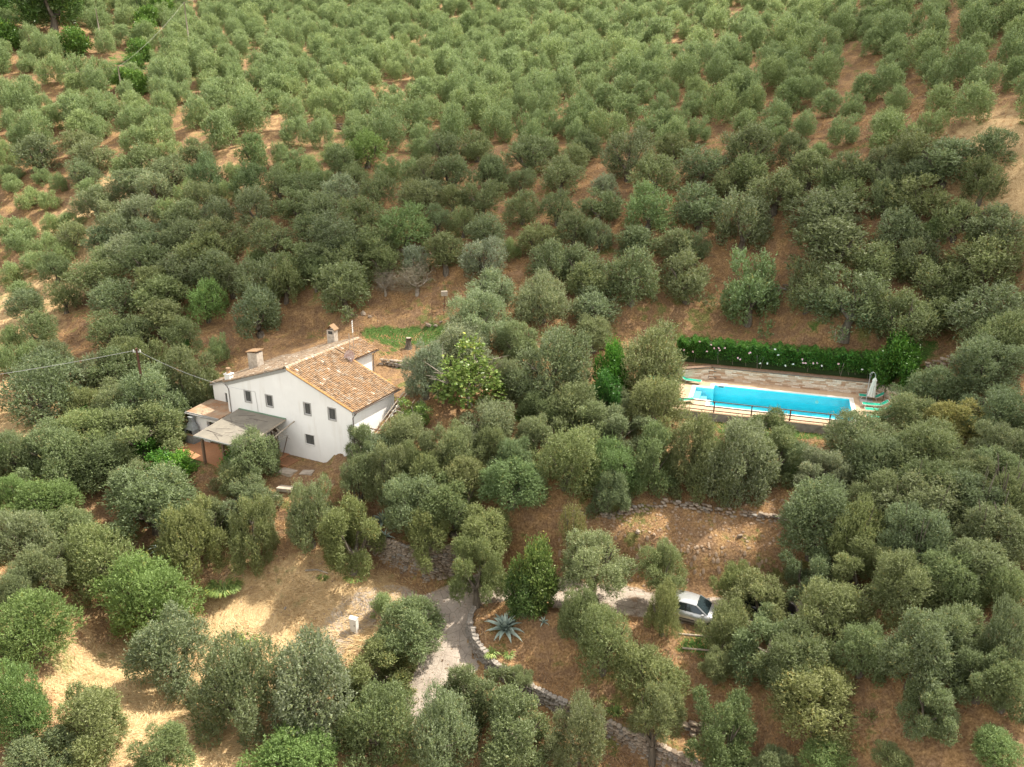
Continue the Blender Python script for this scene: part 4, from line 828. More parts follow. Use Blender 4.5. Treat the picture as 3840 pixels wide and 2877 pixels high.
def tilemat(name,orange=.2):
    t=NT(name,.9,.1); a=t.attr('tint'); v=t.tc.outputs['Object']; n=t.noise(7,5,.7,v); n2=t.noise(24,4,.65,v); n3=t.noise(1.3,3,.6,v)
    c=t.ramp(a,[(0,(.10,.07,.05)),(.3,(.20,.135,.085)),(.55,(.265,.18,.115)),(.75,(.30,.235,.165)),(.92,(.27,.24,.205)),(1,(.62,.55,.47))])
    c=t.mix(t.smooth(n,.44,.62,0,.55),c,(.20,.155,.115)); c=t.mix(t.smooth(n2,.5,.66,0,.6),c,(.42,.375,.30))
    c=t.mix(t.smooth(t.math('ADD',n,t.math('MULTIPLY',n3,.35)),.64-orange,.86-orange,0,.75),c,(.46,.235,.075) if orange>.1 else ((.36,.20,.09) if orange>0 else (.34,.25,.17)))
    t.color(c); t.bump(n2,.5,.03); return t.m
M_TILE=tilemat('old_roof_tile',.06); M_TILED=tilemat('brown_roof_tile',-.02); M_VERGE=tilemat('lichen_verge_tile',.30)
H=empty('farmhouse',tuple(HO),HY,'white rendered farmhouse with a terracotta gable roof among the olives','house')
sR=.396; sL=.330; XA=-1.67; ZA=7.08
def topz(x): return ZA-sR*(x-XA) if x>XA else ZA-sL*(XA-x)
def wall_face(mb,xb,holes,zb,top,y,depth=.14,flip=False,place=None):
    """front skin at y with rectangular holes; reveals go back by depth"""
    place=place or (lambda x,y,z:(x,y,z))
    xs_=sorted(set(xb+[h[0] for h in holes]+[h[1] for h in holes]))
    for a,b in zip(xs_[:-1],xs_[1:]):
        hs=sorted([h for h in holes if h[0]<=a+1e-6 and h[1]>=b-1e-6],key=lambda h:h[2]); z=zb
        for h in hs+[None]:
            if h is None: mb.add([place(a,y,z),place(b,y,z),place(b,y,top(b)),place(a,y,top(a))],[(0,1,2,3)])
            else:
                mb.add([place(a,y,z),place(b,y,z),place(b,y,h[2]),place(a,y,h[2])],[(0,1,2,3)]); z=h[3]
    for x0,x1,z0,z1 in holes:
        c=[(x0,z0),(x1,z0),(x1,z1),(x0,z1)]
        for i in range(4):
            p,q=c[i],c[(i+1)%4]; mb.add([place(p[0],y,p[1]),place(q[0],y,q[1]),place(q[0],y+depth,q[1]),place(p[0],y+depth,p[1])],[(3,2,1,0)])
WIN=[(-6.36,-5.56),(-4.14,-3.33),(-.31,.45),(2.02,2.84)]
holes=[(a+.09,b-.09,3.75,4.64) for a,b in WIN]+[(-.40,.47,1.24,2.06),(-4.1,-3.2,-.1,1.95)]
b=MB(); wall_face(b,[-8.24,XA,4.32],holes,-1.0,topz,0)
b.obj('gable_wall',M_ST,H)
b=MB(); b.add([(4.32,0,-1),(4.32,5.3,-1),(4.32,5.3,topz(4.32)),(4.32,0,topz(4.32))],[(0,1,2,3)]); b.add([(4.32,5.3,-1),(0,5.3,-1),(0,5.3,topz(0)),(4.32,5.3,topz(4.32))],[(0,1,2,3)])
b.add([(-8.24,1.3,-1),(-8.24,0,-1),(-8.24,0,topz(-8.24)),(-8.24,1.3,topz(-8.24))],[(0,1,2,3)]); b.obj('side_wall',M_ST,H)
b=MB(); b.add([(0,5.3,-1),(0,8.45,-1),(0,8.45,topz(0)),(0,5.3,topz(0))],[(0,1,2,3)]); b.add([(0,8.45,-1),(-11,10.6,-1),(-11,10.6,topz(-11)),(XA,8.6,ZA),(0,8.45,topz(0))],[(0,1,2,3,4)]); b.obj('rear_wing_wall',M_ST,H)
b=MB(); wall_face(b,[-11.2,-8.24],[(-9.9,-9.1,2.55,3.42)],-1,lambda x:topz(x)-.03,1.3); b.add([(-11.2,10.6,-1),(-11.2,1.3,-1),(-11.2,1.3,topz(-11.2)),(-11.2,10.6,topz(-11.2))],[(0,1,2,3)]); b.obj('lean_to_wall',M_ST,H)
def window(x0,x1,z0,z1,y,label=None,frame=M_GREYST,fw=.09,deep=.10):
    b=MB(); o=.025
    b.box(x0-fw,x0,y-o,y+.02,z0-fw,z1+fw).box(x1,x1+fw,y-o,y+.02,z0-fw,z1+fw).box(x0,x1,y-o,y+.02,z1,z1+fw).box(x0-.02,x1+.02,y-o-.02,y+.02,z0-fw,z0-.002)
    w=b.obj('window',frame,H)
    if label: w['label']=label
    m=(x0+x1)/2
    for a,c in ((x0,m-.006),(m+.006,x1)):
        s=MB(); s.box(a,c,y+deep-.02,y+deep,z0,z0+.05).box(a,c,y+deep-.02,y+deep,z1-.05,z1).box(a,a+.04,y+deep-.022,y+deep,z0+.05,z1-.05).box(c-.04,c,y+deep-.022,y+deep,z0+.05,z1-.05)
        for i in range(9): s.box(a+.04,c-.04,y+deep+.002,y+deep+.01,z0+.05+(z1-z0-.1)*i/9,z0+.05+(z1-z0-.1)*(i+.86)/9)
        s.obj('shutter',M_SHUT,w)
    s=MB(); s.box(x0,x1,y+deep+.02,y+deep+.03,z0,z1); s.obj('pane',M_GLASS,w)
for (a,c) in WIN: window(a+.09,c-.09,3.75,4.64,0)
window(-.40,.47,1.24,2.06,0,'ground floor window with white sill beside the olive',M_WHITE,.05); window(-9.9,-9.1,2.55,3.42,1.3,None,M_ST,.05)
b=MB(); b.box(-4.1,-3.2,.09,.13,-.1,1.95); dr_=b.obj('door',M_WOOD,H); MB().box(-3.32,-3.27,.05,.09,.9,1.02).obj('handle',M_IRON,dr_)
MB().box(-9.0,-8.72,1.27,1.3,3.0,3.25).obj('vent',M_GUT,H)
# roofs: decking plus rows of curved tiles
def roof_slope(name,x0,x1,z0,z1,ya,yb,mat,parent,seed,yb1=None,skip=0,pitch=.21,ex=.34):
    """ridge at (x0,z0), eave at (x1,z1), y from ya to yb (yb1 at the eave)"""
    r=random.Random(seed); L=math.hypot(x1-x0,z1-z0); dx,dz=(x1-x0)/L,(z1-z0)/L; sg=1 if dx>0 else -1; nrm=(-dz*sg,dx*sg)
    nr=int(L/ex); b=MB(); yb1=yb if yb1 is None else yb1
    n=int((max(yb,yb1)-ya)/pitch)
    for i in range(n):
        y=ya+pitch*(i+.5)
        for kind in (0,1):
            yy=y+(pitch*.5 if kind else 0); wob=r.uniform(-.008,.008)
            off=r.uniform(0,ex) if kind==0 else 0
            for j in range(-1,nr+1):
                u0=max(j*ex+off,0); u1=min(j*ex+off+ex*1.12,L+.03)
                if u1<u0+.06: continue
                f=(u0+u1)/2/L
                if yy>yb+(yb1-yb)*f: continue
                lift=(.0 if kind else .06)+r.uniform(-.008,.01); R0=pitch*(.33 if kind==0 else .33); R1=R0*1.18
                V=[];m=5
                for (u,R,l) in ((u0,R0,lift+.0),(u1,R1,lift+.028)):
                    for k in range(m):
                        a=pi*k/(m-1); yo=-cos(a)*R; h=sin(a)*R*(1 if kind==0 else -.7)+(0 if kind==0 else R*.25)
                        V.append((x0+dx*u+nrm[0]*(h+l),yy+yo+wob+r.uniform(-.004,.004),z0+dz*u+nrm[1]*(h+l)))
                t=(r.random()*.9 if r.random()>.018 else 1.0) if kind==0 else r.random()*.12  # pan tiles get the darkest tints, painting in shade between the cover rows
                b.add(V,[(k,k+1,m+k+1,m+k) if sg<0 else (m+k,m+k+1,k+1,k) for k in range(m-1)],t)
    o=b.obj(name,mat,parent,True); o['kind']='stuff'
    d=MB(); d.add([(x0,ya,z0-.02),(x0,yb,z0-.02),(x1,yb1,z1-.02),(x1,ya,z1-.02),(x0,ya,z0-.12),(x0,yb,z0-.12),(x1,yb1,z1-.12),(x1,ya,z1-.12)],[(0,1,2,3),(7,6,5,4),(0,3,7,4),(1,0,4,5),(2,1,5,6),(3,2,6,7)]); d.obj('roof_deck',M_GREYST,parent)
    return o
ZR=ZA+.13
roof_slope('roof_tiles',XA,4.62,ZR,ZR-sR*(4.62-XA),-.12,5.66,M_TILE,H,1)
roof_slope('rear_roof_tiles',XA,.22,ZR,ZR-sR*(.22-XA),5.66,9.05,M_TILE,H,2)
roof_slope('left_roof_tiles',XA,-8.45,ZR,ZR-sL*(XA+8.45),-.12,9.15,M_TILED,H,3,yb1=10.6)
roof_slope('lean_to_roof_tiles',-8.45,-11.4,ZR-sL*(XA+8.45)-.01,ZR-sL*(XA+11.4)-.01,1.15,10.6,M_TILED,H,4,yb1=11.1)
def cap_row(name,P,Q,mat,parent,R=.10,step=.36,seed=0,t=(.2,.9)):
    r=random.Random(seed); P=Vector(P);Q=Vector(Q);L=(Q-P).length;d=(Q-P)/L; b=MB(); side=d.cross(Vector((0,0,1))).normalized(); up=side.cross(d)
    for j in range(int(L/step)):
        V=[]
        for u,rr in ((j*step,R*1.15),(j*step+step*1.1,R)):
            for k in range(6):
                a=pi*k/5; V.append(P+d*u+side*cos(a)*rr+up*(sin(a)*rr*.9+r.uniform(0,.01)))
        b.add(V,[(k,k+1,7+k,6+k) for k in range(5)]+[(0,1,2,3,4,5)],r.uniform(*t))
    o=b.obj(name,mat,parent,True); o['kind']='stuff'; return o
cap_row('ridge_tiles',(XA,-.14,ZR+.03),(XA,9.1,ZR+.03),M_TILED,H,.15,seed=1,t=(.6,.97))
cap_row('verge_tiles',(XA+.15,-.14,ZR-.03),(4.62,-.14,ZR-sR*(4.62-XA)+.03),M_VERGE,H,.085,seed=2)
cap_row('verge_tiles',(.22,5.62,ZR-sR*(.22-XA)+.03),(4.62,5.62,ZR-sR*(4.62-XA)+.03),M_VERGE,H,.085,seed=3)
cap_row('verge_tiles',(XA-.1,-.13,ZR-.02),(-8.45,-.13,ZR-sL*(XA+8.45)+.02),M_TILED,H,.075,seed=4)
cap_row('verge_tiles',(-8.45,1.15,ZR-sL*(XA+8.45)+.02),(-11.4,1.15,ZR-sL*(XA+11.4)+.02),M_TILED,H,.075,seed=5)
b=MB()
for a,c in ((XA,4.32),(-8.24,XA)): # rendered moulding below the verge
    s=MB(); s.add([(a,-.05,topz(a)-.16),(c,-.05,topz(c)-.16),(c,-.05,topz(c)-.02),(a,-.05,topz(a)-.02),(a,.0,topz(a)-.16),(c,0,topz(c)-.16),(c,0,topz(c)-.02),(a,0,topz(a)-.02)],[(0,1,2,3),(4,0,3,7),(1,5,6,2),(3,2,6,7),(4,5,1,0)]); s.obj('moulding',M_GREYST if a<XA else M_ST,H)
ze=ZR-sR*(4.62-XA)-.03
MB().tube([(4.70,-.2,ze),(4.70,5.72,ze)],.05,8).obj('gutter',M_GUT,H,True)
MB().tube([(.30,5.72,ZR-sR*(.22-XA)-.03),(.30,9.05,ZR-sR*(.22-XA)-.03)],.045,8).obj('gutter',M_GUT,H,True)
MB().tube([(4.70,.1,ze),(4.5,.05,ze-.25),(4.38,-.02,ze-.45),(4.38,-.02,.0)],.045,7).obj('downpipe',M_GUT,H,True)
MB().tube([(.30,8.5,ZR-sR*(.22-XA)-.05),(.06,8.5,6.1),(.06,8.5,2)],.045,7).obj('downpipe',M_GUT,H,True)
MB().tube([(-8.35,-.1,4.95),(-8.1,-.06,4.75),(-7.95,-.05,4.5),(-7.93,-.05,0)],.03,7).obj('downpipe',M_GUT,H,True)
MB().tube([(-5.12,-.03,4.72),(-5.05,-.03,3.9),(-5.02,-.03,3.05)],.014,5).obj('cable',M_GREYST,H)
# chimneys
def chimney(name,x,y,w,d,h,zbase,cap,mat,rz=0):
    b=MB(); b.box(-w/2,w/2,-d/2,d/2,-.5,h); c=b.obj(name,mat,H,loc=(x,y,zbase),rot=(0,0,rz))
    if cap=='slab': MB().add([(-w/2-.1,-d/2-.1,h+.02),(w/2+.1,-d/2-.1,h+.16),(w/2+.1,d/2+.1,h+.16),(-w/2-.1,d/2+.1,h+.02),(-w/2-.1,-d/2-.1,h+.09),(w/2+.1,-d/2-.1,h+.23),(w/2+.1,d/2+.1,h+.23),(-w/2-.1,d/2+.1,h+.09)],[(0,3,2,1),(4,5,6,7),(0,1,5,4),(1,2,6,5),(2,3,7,6),(3,0,4,7)],.3).obj('chimney_cap',M_TILE,c)
    if cap=='gable':
        for sg in (-1,1):
            s=MB(); 
            for k in range(5):
                y0=-d/2-.08+k*(d+.16)/5; s.add([(0,y0,h+.46),(0,y0+(d+.16)/5-.01,h+.46),(sg*(w/2+.12),y0+(d+.16)/5-.01,h+.02),(sg*(w/2+.12),y0,h+.02),(0,y0,h+.42),(0,y0+(d+.16)/5-.01,h+.42),(sg*(w/2+.12),y0+(d+.16)/5-.01,h-.02),(sg*(w/2+.12),y0,h-.02)],[(0,1,2,3),(7,6,5,4),(0,3,7,4),(1,5,6,2),(3,2,6,7)],.45+.1*(k%2))
            s.obj('cap_tiles',M_TILE,c)
        MB().box(-w*.3,w*.3,-d/2-.004,-d/2+.05,h-.38,h-.1).obj('flue_opening',M_GLASS,c)
    if cap=='pot':
        MB().box(-w/2-.06,w/2+.06,-d/2-.06,d/2+.06,h,h+.07).obj('collar',M_WHITE,c); MB().tube([(0,0,h+.07),(0,0,h+.45)],[.17,.14],8,.5).obj('chimney_pot',M_TILE,c,True); MB().tube([(0,0,h+.47),(0,0,h+.53)],[.2,.17],8,.4).obj('pot_lid',M_TILE,c)
    return c
M_CH=simple('stained_render',(.52,.47,.40),(.34,.29,.24),3.5)
chimney('chimney',-9.35,4.55,.95,.8,1.42,4.75,'slab',M_CH,.1); chimney('chimney',-5.4,10.0,.72,.62,1.25,6.05,'gable',M_CH,.15); chimney('chimney',-8.05,.25,.5,.45,.62,5.05,'pot',M_WHITE,.1)
tag(empty('satellite_dish',tuple(to_world(HO,HY,.12,5.45,6.55)),0,'round rusty satellite dish on a mast at the inner roof corner','satellite dish'))
SD=bpy.data.objects['satellite_dish']
MB().tube([(0,0,-.3),(0,0,2.2)],.025,6).obj('mast',M_STEEL,SD)
V=[];F=[];ns=20
for i,(rr,dd) in enumerate(((0.001,.0),(.22,.02),(.40,.065),(.5,.11),(.53,.12))):
    for j in range(ns): V.append((rr*cos(2*pi*j/ns)*.93,dd*-1,rr*sin(2*pi*j/ns)))
for i in range(4):
    for j in range(ns): F.append((i*ns+j,i*ns+(j+1)%ns,(i+1)*ns+(j+1)%ns,(i+1)*ns+j))
M_DISH=simple('rusty_dish',(.30,.17,.15),(.50,.42,.38),5,.6)
MB().add(V,F).obj('dish',M_DISH,SD,True,loc=(.0,-.12,.35),rot=(radians(-18),0,radians(-25)))
MB().tube([(.0,-.12,-.1),(.15,-.62,.28)],.015,5).obj('feed_arm',M_STEEL,SD); MB().tube([(.15,-.6,.27),(.17,-.70,.34)],.035,6).obj('receiver',M_WHITE,SD)
AN=empty('tv_antenna',tuple(to_world(HO,HY,-.0,6.1,8.35)),0,'white rung television antenna above the satellite dish','antenna')
MB().tube([(0,0,-1.8),(0,0,1.35)],.02,5).obj('mast',M_STEEL,AN)
for i in range(6): MB().box(-.02,.02,-.16,.16,.35+i*.17,.39+i*.17).obj('rung',M_WHITE,AN)
MB().box(-.015,.015,.14,.17,.3,1.3).obj('boom',M_WHITE,AN)
# canopy
M_FELT=simple('bitumen_felt',(.21,.19,.155),(.165,.15,.125),1.6,.9); M_GRN=simple('green_flashing',(.10,.19,.12),(.14,.22,.15),5,.6)
CN=empty('canopy',tuple(HO),HY,'sloping grey-brown felt canopy with green flashing on the gable wall','canopy')
cx0,cx1,cy0=-7.04,-2.19,-4.72
def cz(y): return 3.0+(.56/4.72)*y
def sheet(x0,x1,y0,y1,dz=0,th=.05): return MB().add([(x0,y0,cz(y0)+dz),(x1,y0,cz(y0)+dz),(x1,y1,cz(y1)+dz),(x0,y1,cz(y1)+dz),(x0,y0,cz(y0)+dz-th),(x1,y0,cz(y0)+dz-th),(x1,y1,cz(y1)+dz-th),(x0,y1,cz(y1)+dz-th)],[(0,1,2,3),(7,6,5,4),(0,4,5,1),(1,5,6,2),(2,6,7,3),(3,7,4,0)])
for i in range(5):
    y0=cy0+i*.92; sheet(cx0,cx1,y0+.004,min(y0+.915,-.12),.004*(i%2)).obj('felt_sheet',M_FELT,CN)
sheet(cx0-.02,cx1+.02,-.14,-.01,.03).obj('flashing',M_GRN,CN); 
sheet(cx0-.04,cx1+.04,cy0-.05,cy0-.002,-.01,.10).obj('front_edge',M_STEEL,CN)
for x in (cx0-.045,cx1+.005): sheet(x,x+.04,cy0,-.14,-.01,.12).obj('edge_board',M_PALEWOOD,CN)
r_=random.Random(3)
b=MB()
for i in range(24):
    x=r_.uniform(cx0+.2,cx1-.3); y=r_.choice([cy0+.92*k for k in range(1,5)]) if i%2 else r_.uniform(cy0+.2,-.5); l=r_.uniform(.3,1.4); a=r_.uniform(-.25,.1) if i%2 else r_.uniform(-1.2,.6)
    x2=min(x+l*cos(a),cx1-.05); y2=max(min(y+l*sin(a),-.2),cy0+.05); b.tube([(x,y,cz(y)+.012),((x+x2)/2,(y+y2)/2+.02,cz((y+y2)/2+.02)+.012),(x2,y2,cz(y2)+.012)],.012,4)
b.obj('leaf_litter',M_GUT,CN)
for x,y in ((-6.85,-4.2),(-4.6,-4.3),(-2.5,-4.3)): MB().box(x-.09,x+.09,y-.09,y+.09,-.1,cz(y)-.17).obj('post',M_WOOD,CN,bevel=.01)
for y in (-4.25,-2.2): MB().box(cx0+.05,cx1-.05,y-.06,y+.06,cz(y)-.17,cz(y)-.052).obj('beam',M_WOOD,CN)
for x in (-6.6,-5.5,-4.4,-3.3,-2.4): MB().add([(x,-4.6,cz(-4.6)-.13),(x+.07,-4.6,cz(-4.6)-.13),(x+.07,-.1,cz(-.1)-.13),(x,-.1,cz(-.1)-.13),(x,-4.6,cz(-4.6)-.053),(x+.07,-4.6,cz(-4.6)-.053),(x+.07,-.1,cz(-.1)-.053),(x,-.1,cz(-.1)-.053)],[(3,2,1,0),(4,5,6,7),(0,1,5,4),(1,2,6,5),(2,3,7,6),(3,0,4,7)]).obj('rafter',M_WOOD,CN)
VN=empty('dry_vine',tuple(to_world(HO,HY,-1.9,-1.2,2.3)),HY,'tangle of bare vine branches at the right edge of the canopy','vine')
b=MB()
for i in range(60):
    p=Vector((r_.uniform(-.5,.5),r_.uniform(-1.5,.7),r_.uniform(-.5,.2))); q=p+Vector((r_.uniform(-.6,.6),r_.uniform(-.6,.6),r_.uniform(-.3,.3))); m=(p+q)/2+Vector((0,0,r_.uniform(-.12,.15))); b.tube([p,m,q],.014,4)
b.obj('branches',M_PALEBARK,VN)
PL=empty('leaning_pole',tuple(HO),HY,'long bleached wooden pole slanting from the gable wall down past the canopy','pole')
MB().tube([(-1.3,-.06,2.95),(-1.75,-1.3,2.35),(-2.3,-3.1,1.5)],[.055,.06,.05],7).obj('pole',M_PALEWOOD,PL,True); MB().tube([(-3.0,-.9,2.85),(-1.7,-1.25,2.38)],.04,6).obj('cross_pole',M_PALEWOOD,PL,True)
PS=empty('leaning_pole',tuple(HO),HY,'thin short wooden stake leaning against the gable wall by the door','pole'); MB().tube([(-2.4,-.6,-.1),(-2.2,-.04,1.5)],.03,6).obj('pole',M_WOOD,PS,True)
BC=empty('crate',tuple(to_world(HO,HY,-3.5,-.75,0)),HY,'light blue plastic crate under the canopy by the door','crate'); M_BLUE=simple('blue_plastic',(.18,.42,.58),rough=.4)
MB().box(-.22,.22,-.18,.18,0,.42).obj('body',M_BLUE,BC,bevel=.02); MB().box(-.25,.25,-.21,.21,.425,.47).obj('rim',M_WHITE,BC)
# annex and barbecue
AX=empty('outbuilding',tuple(HO),HY,'low white outbuilding with a sloping brown roof left of the canopy','outbuilding')
b=MB(); wall_face(b,[-11.4,-8.1],[(-9.6,-8.4,-.1,1.85)],-.3,lambda x:2.28,-1.2,.25); b.box(-11.4,-11.2,-1.2,1.29,-.3,2.28); b.box(-8.3,-8.1,-1.19,1.29,-.3,2.27); b.obj('wall',M_ST,AX)
MB().box(-9.6,-8.4,.3,.34,-.1,1.85).obj('inner_door',M_WOOD,AX)
M_FLAT=simple('leafy_flat_roof',(.30,.165,.09),(.36,.27,.19),1.1,.95,bump=.3)
MB().add([(-11.6,-1.42,2.30),(-7.95,-1.42,2.30),(-7.95,1.28,2.52),(-11.6,1.28,2.52),(-11.6,-1.42,2.40),(-7.95,-1.42,2.40),(-7.95,1.28,2.62),(-11.6,1.28,2.62)],[(3,2,1,0),(4,5,6,7),(0,1,5,4),(1,2,6,5),(2,3,7,6),(3,0,4,7)]).obj('roof',M_FLAT,AX)
MB().tube([(-11.65,-1.5,2.30),(-7.9,-1.5,2.30)],.06,8).obj('gutter',M_GUTL,AX,True); MB().box(-11.62,-7.93,-1.47,-1.425,2.36,2.44).obj('edge_trim',M_GREYST,AX)
b=MB()
for i in range(160):
    x=r_.uniform(-11.5,-8.6); y=r_.uniform(-1.3,1.2); 
    if r_.random()<(x+11.6)/3.2*.6: continue
    a=r_.uniform(0,3); l=.07; z=2.405+.081*(y+1.42)+.012; b.add([(x-l*cos(a),y-l*sin(a),z),(x+l*.4*sin(a),y-l*.4*cos(a),z+.02),(x+l*cos(a),y+l*sin(a),z+.01),(x-l*.4*sin(a),y+l*.4*cos(a),z+.015)],[(0,1,2,3)],r_.random())
o=b.obj('fallen_leaves',M_PALEWOOD,AX); o['kind']='stuff'
BQ=empty('barbecue',tuple(to_world(HO,HY,-10.85,-1.75,0)),HY,'grey masonry barbecue with tapered hood against the outbuilding wall','barbecue'); M_CEM=simple('cement',(.27,.29,.29),(.20,.21,.21),5,.9)
MB().box(-.5,.5,-.35,.35,-.1,.75).box(-.5,-.38,-.3,.35,.75,1.15).box(.38,.5,-.3,.35,.75,1.15).box(-.38,.38,.25,.35,.75,1.15).obj('body',M_CEM,BQ)
MB().add([(-.52,-.32,1.15),(.52,-.32,1.15),(.52,.36,1.15),(-.52,.36,1.15),(-.17,.0,1.75),(.17,.0,1.75),(.17,.32,1.75),(-.17,.32,1.75)],[(3,2,1,0),(4,5,6,7),(0,1,5,4),(1,2,6,5),(2,3,7,6),(3,0,4,7)]).obj('hood',M_CEM,BQ)
MB().box(-.17,.17,.0,.32,1.752,2.12).obj('flue',M_CEM,BQ); MB().box(-.22,.22,-.05,.36,2.122,2.17).obj('flue_cap',M_CEM,BQ); MB().box(-.55,.55,-.42,.3,.752,.80).obj('shelf',M_TILE,BQ); MB().box(-.36,.36,-.2,.24,.805,1.14).obj('firebox',simple('firebox_black',(.02,.02,.02)),BQ)  # near-black solid block fills the firebox
def pot(x,y,r,label,seed):
    e=empty('plant_pot',tuple(to_world(HO,HY,x,y,.02)),0,label,'pot'); MB().tube([(0,0,0),(0,0,r*1.2)],[r*.7,r],10,.4).obj('pot',M_TILE,e,True); c=mesh_obj('plant',SPARSE,None,e,(0,0,r*1.8),(0,0,seed),(r*2,r*2,r*1.6)); c.color=(.9,1.1,.8,1)
pot(-11.7,-2.0,.28,'wide plant pot beside the barbecue',1); pot(-12.6,-.9,.22,'small plant pot at the back of the brick patio',2)
# patio and paths
def brickmat():
    t=NT('terracotta_brick',.9,.1); v=t.tc.outputs['Object']; x=t.n.new('ShaderNodeTexBrick'); x.inputs['Scale'].default_value=4.5; x.inputs['Color1'].default_value=(.36,.17,.085,1); x.inputs['Color2'].default_value=(.42,.215,.115,1); x.inputs['Mortar'].default_value=(.27,.15,.09,1); x.inputs['Mortar Size'].default_value=.012
    t.l.new(v,x.inputs[0]); n=t.noise(1.2,4,.6,v); t.color(t.mix(t.smooth(n,.45,.75,0,.4),x.outputs[0],(.25,.14,.085))); t.bump(x.outputs[1],-.3,.01); return t.m
M_BRICK=brickmat()
PT=MB().prism([(-13.6,-1.2),(-11.3,-3.1),(-9.2,-4.1),(-2.2,-4.1),(-2.2,-.01),(-8.05,-.01),(-8.05,-1.25),(-11.5,-1.25),(-11.5,.6),(-13.2,.6)],-.3,.0).obj('patio',M_BRICK,loc=tuple(HO),rot=(0,0,HY)); tag(PT,'terracotta brick patio',kind='structure')
M_SLAB=simple('stone_slab',(.40,.34,.28),(.28,.235,.19),2.5,.9,bump=.2)
BD=empty('brick_bed',tuple(to_world(HO,HY,-1.75,-1.1,-.03)),HY,'small terracotta edged flower bed at the foot of the gable wall','flower bed'); MB().box(-.45,1.0,-.9,-.78,-.1,.1).obj('edging',M_BRICK,BD); MB().box(-.45,-.33,-.77,.6,-.1,.1).obj('edging',M_BRICK,BD); MB().box(-.32,1.0,-.77,.6,-.1,.03).obj('soil',simple('red_soil',(.30,.15,.08),(.2,.1,.05),5),BD)
for i,(x,y,w,d) in enumerate([(-.3,-2.4,1.5,.8),(.5,-3.4,1.3,.9),(1.2,-1.9,1.0,.7),(-.2,-4.3,1.0,.7)]):
    p=to_world(HO,HY,x,y,0); z=gh(p[0],p[1]); o=MB().prism([(-w/2,-d/2),(w/2*.9,-d/2*1.1),(w/2,d/2*.8),(-w/2*.8,d/2)],-.2,.06).obj('stepping_stone',M_SLAB,loc=(p[0],p[1],z),rot=(.02,-.05,HY+.2*i)); tag(o,['pale stone slab just below the brick flower bed','rough slab at the edge of the grass under the gable wall','grey slab closest to the gable wall corner','lowest slab on the path down from the gable wall'][i],'slab')
TRL=empty('trellis',tuple(to_world(HO,HY,5.0,.9,0)),HY,'wooden trellis with slanting rails beside the farmhouse side wall','trellis')
MB().box(-.05,.05,-.05,.05,1.2,3.25).obj('post',M_IRON,TRL); MB().box(-.25,1.3,-.03,.03,3.2,3.26).obj('crossbar',M_IRON,TRL)
for k in range(2): MB().tube([(.1+.25*k,.1,2.6-.1*k),(.35+.25*k,4.3,4.75-.1*k)],.035,6).obj('rail',M_PALEWOOD,TRL)
for k in range(5): MB().tube([(.15,.4+.8*k,2.0+.42*k),(.2,.4+.8*k,2.9+.42*k)],.025,5).obj('upright',M_PALEWOOD,TRL)
for k in range(4): MB().box(.28,.36,2.3+.45*k,2.72+.45*k,3.3+.22*k,3.5+.22*k).obj('white_block',M_WHITE,TRL)
# ---------------- pool terrace (local frame: x along the pool, y towards the hedge) ----------------
def pw(x,y,z=0): return tuple(to_world(PO,PY,x,y,z))
def on_pool(o): o.location=tuple(PO); o.rotation_euler=(0,0,PY); return o
def tilestone(name,c1,c2,c3,sc=5):
    t=NT(name,.85,.15); r=t.rand(); v=t.tc.outputs['Object']; n=t.noise(sc,4,.65,t.pos); c=t.ramp(r,[(0,c1),(.5,c2),(1,c3)]); t.color(t.mix(t.smooth(n,.35,.75,0,.45),c,tuple(q*.72 for q in c1))); t.bump(n,.25,.02); return t.m
M_DECK=tilestone('sandstone_tile',(.52,.37,.24),(.57,.42,.29),(.49,.345,.225)); M_COP=simple('white_coping',(.80,.76,.70),(.72,.68,.61),2,.7)
M_LINER=simple('blue_pool_liner',(.11,.70,.82),(.15,.76,.86),.8,.5,obj=False); M_STEP=simple('pale_blue_liner',(.30,.72,.84),(.34,.76,.86),.8,.5)
PO_=empty('swimming_pool',tuple(PO),PY,'turquoise rectangular swimming pool with white coping and a stepped alcove','swimming pool')
x0,x1,y0,y1=-10.87,0,-5.19,0; ax0,ay0,ay1=-12.35,-3.97,-.93; zb=-1.45
b=MB(); b.box(x0,x1,y0,y1,zb-.05,zb)
b.add([(x0,y1,zb),(x1,y1,zb),(x1,y1,0),(x0,y1,0)],[(0,1,2,3)]).add([(x1,y0,zb),(x1,y1,zb),(x1,y1,0),(x1,y0,0)],[(0,3,2,1)]).add([(x0,y0,zb),(x1,y0,zb),(x1,y0,0),(x0,y0,0)],[(0,3,2,1)])
b.add([(x0,y0,zb),(x0,ay0,zb),(x0,ay0,0),(x0,y0,0)],[(0,1,2,3)]).add([(x0,ay1,zb),(x0,y1,zb),(x0,y1,0),(x0,ay1,0)],[(0,1,2,3)])
b.obj('basin',M_LINER,PO_)
b=MB(); b.add([(ax0,ay0,-1),(ax0,ay1,-1),(ax0,ay1,0),(ax0,ay0,0)],[(0,1,2,3)]).add([(ax0,ay1,-1),(x0,ay1,-1),(x0,ay1,0),(ax0,ay1,0)],[(0,1,2,3)]).add([(ax0,ay0,-1),(x0,ay0,-1),(x0,ay0,0),(ax0,ay0,0)],[(0,3,2,1)])
b.obj('alcove_wall',M_STEP,PO_)
for i in range(3): MB().box(ax0+.01+i*.5,ax0+.5+i*.5 if i<2 else x0,ay0+.005,ay1-.005,zb,-.3-.36*i).obj('step',M_STEP,PO_)
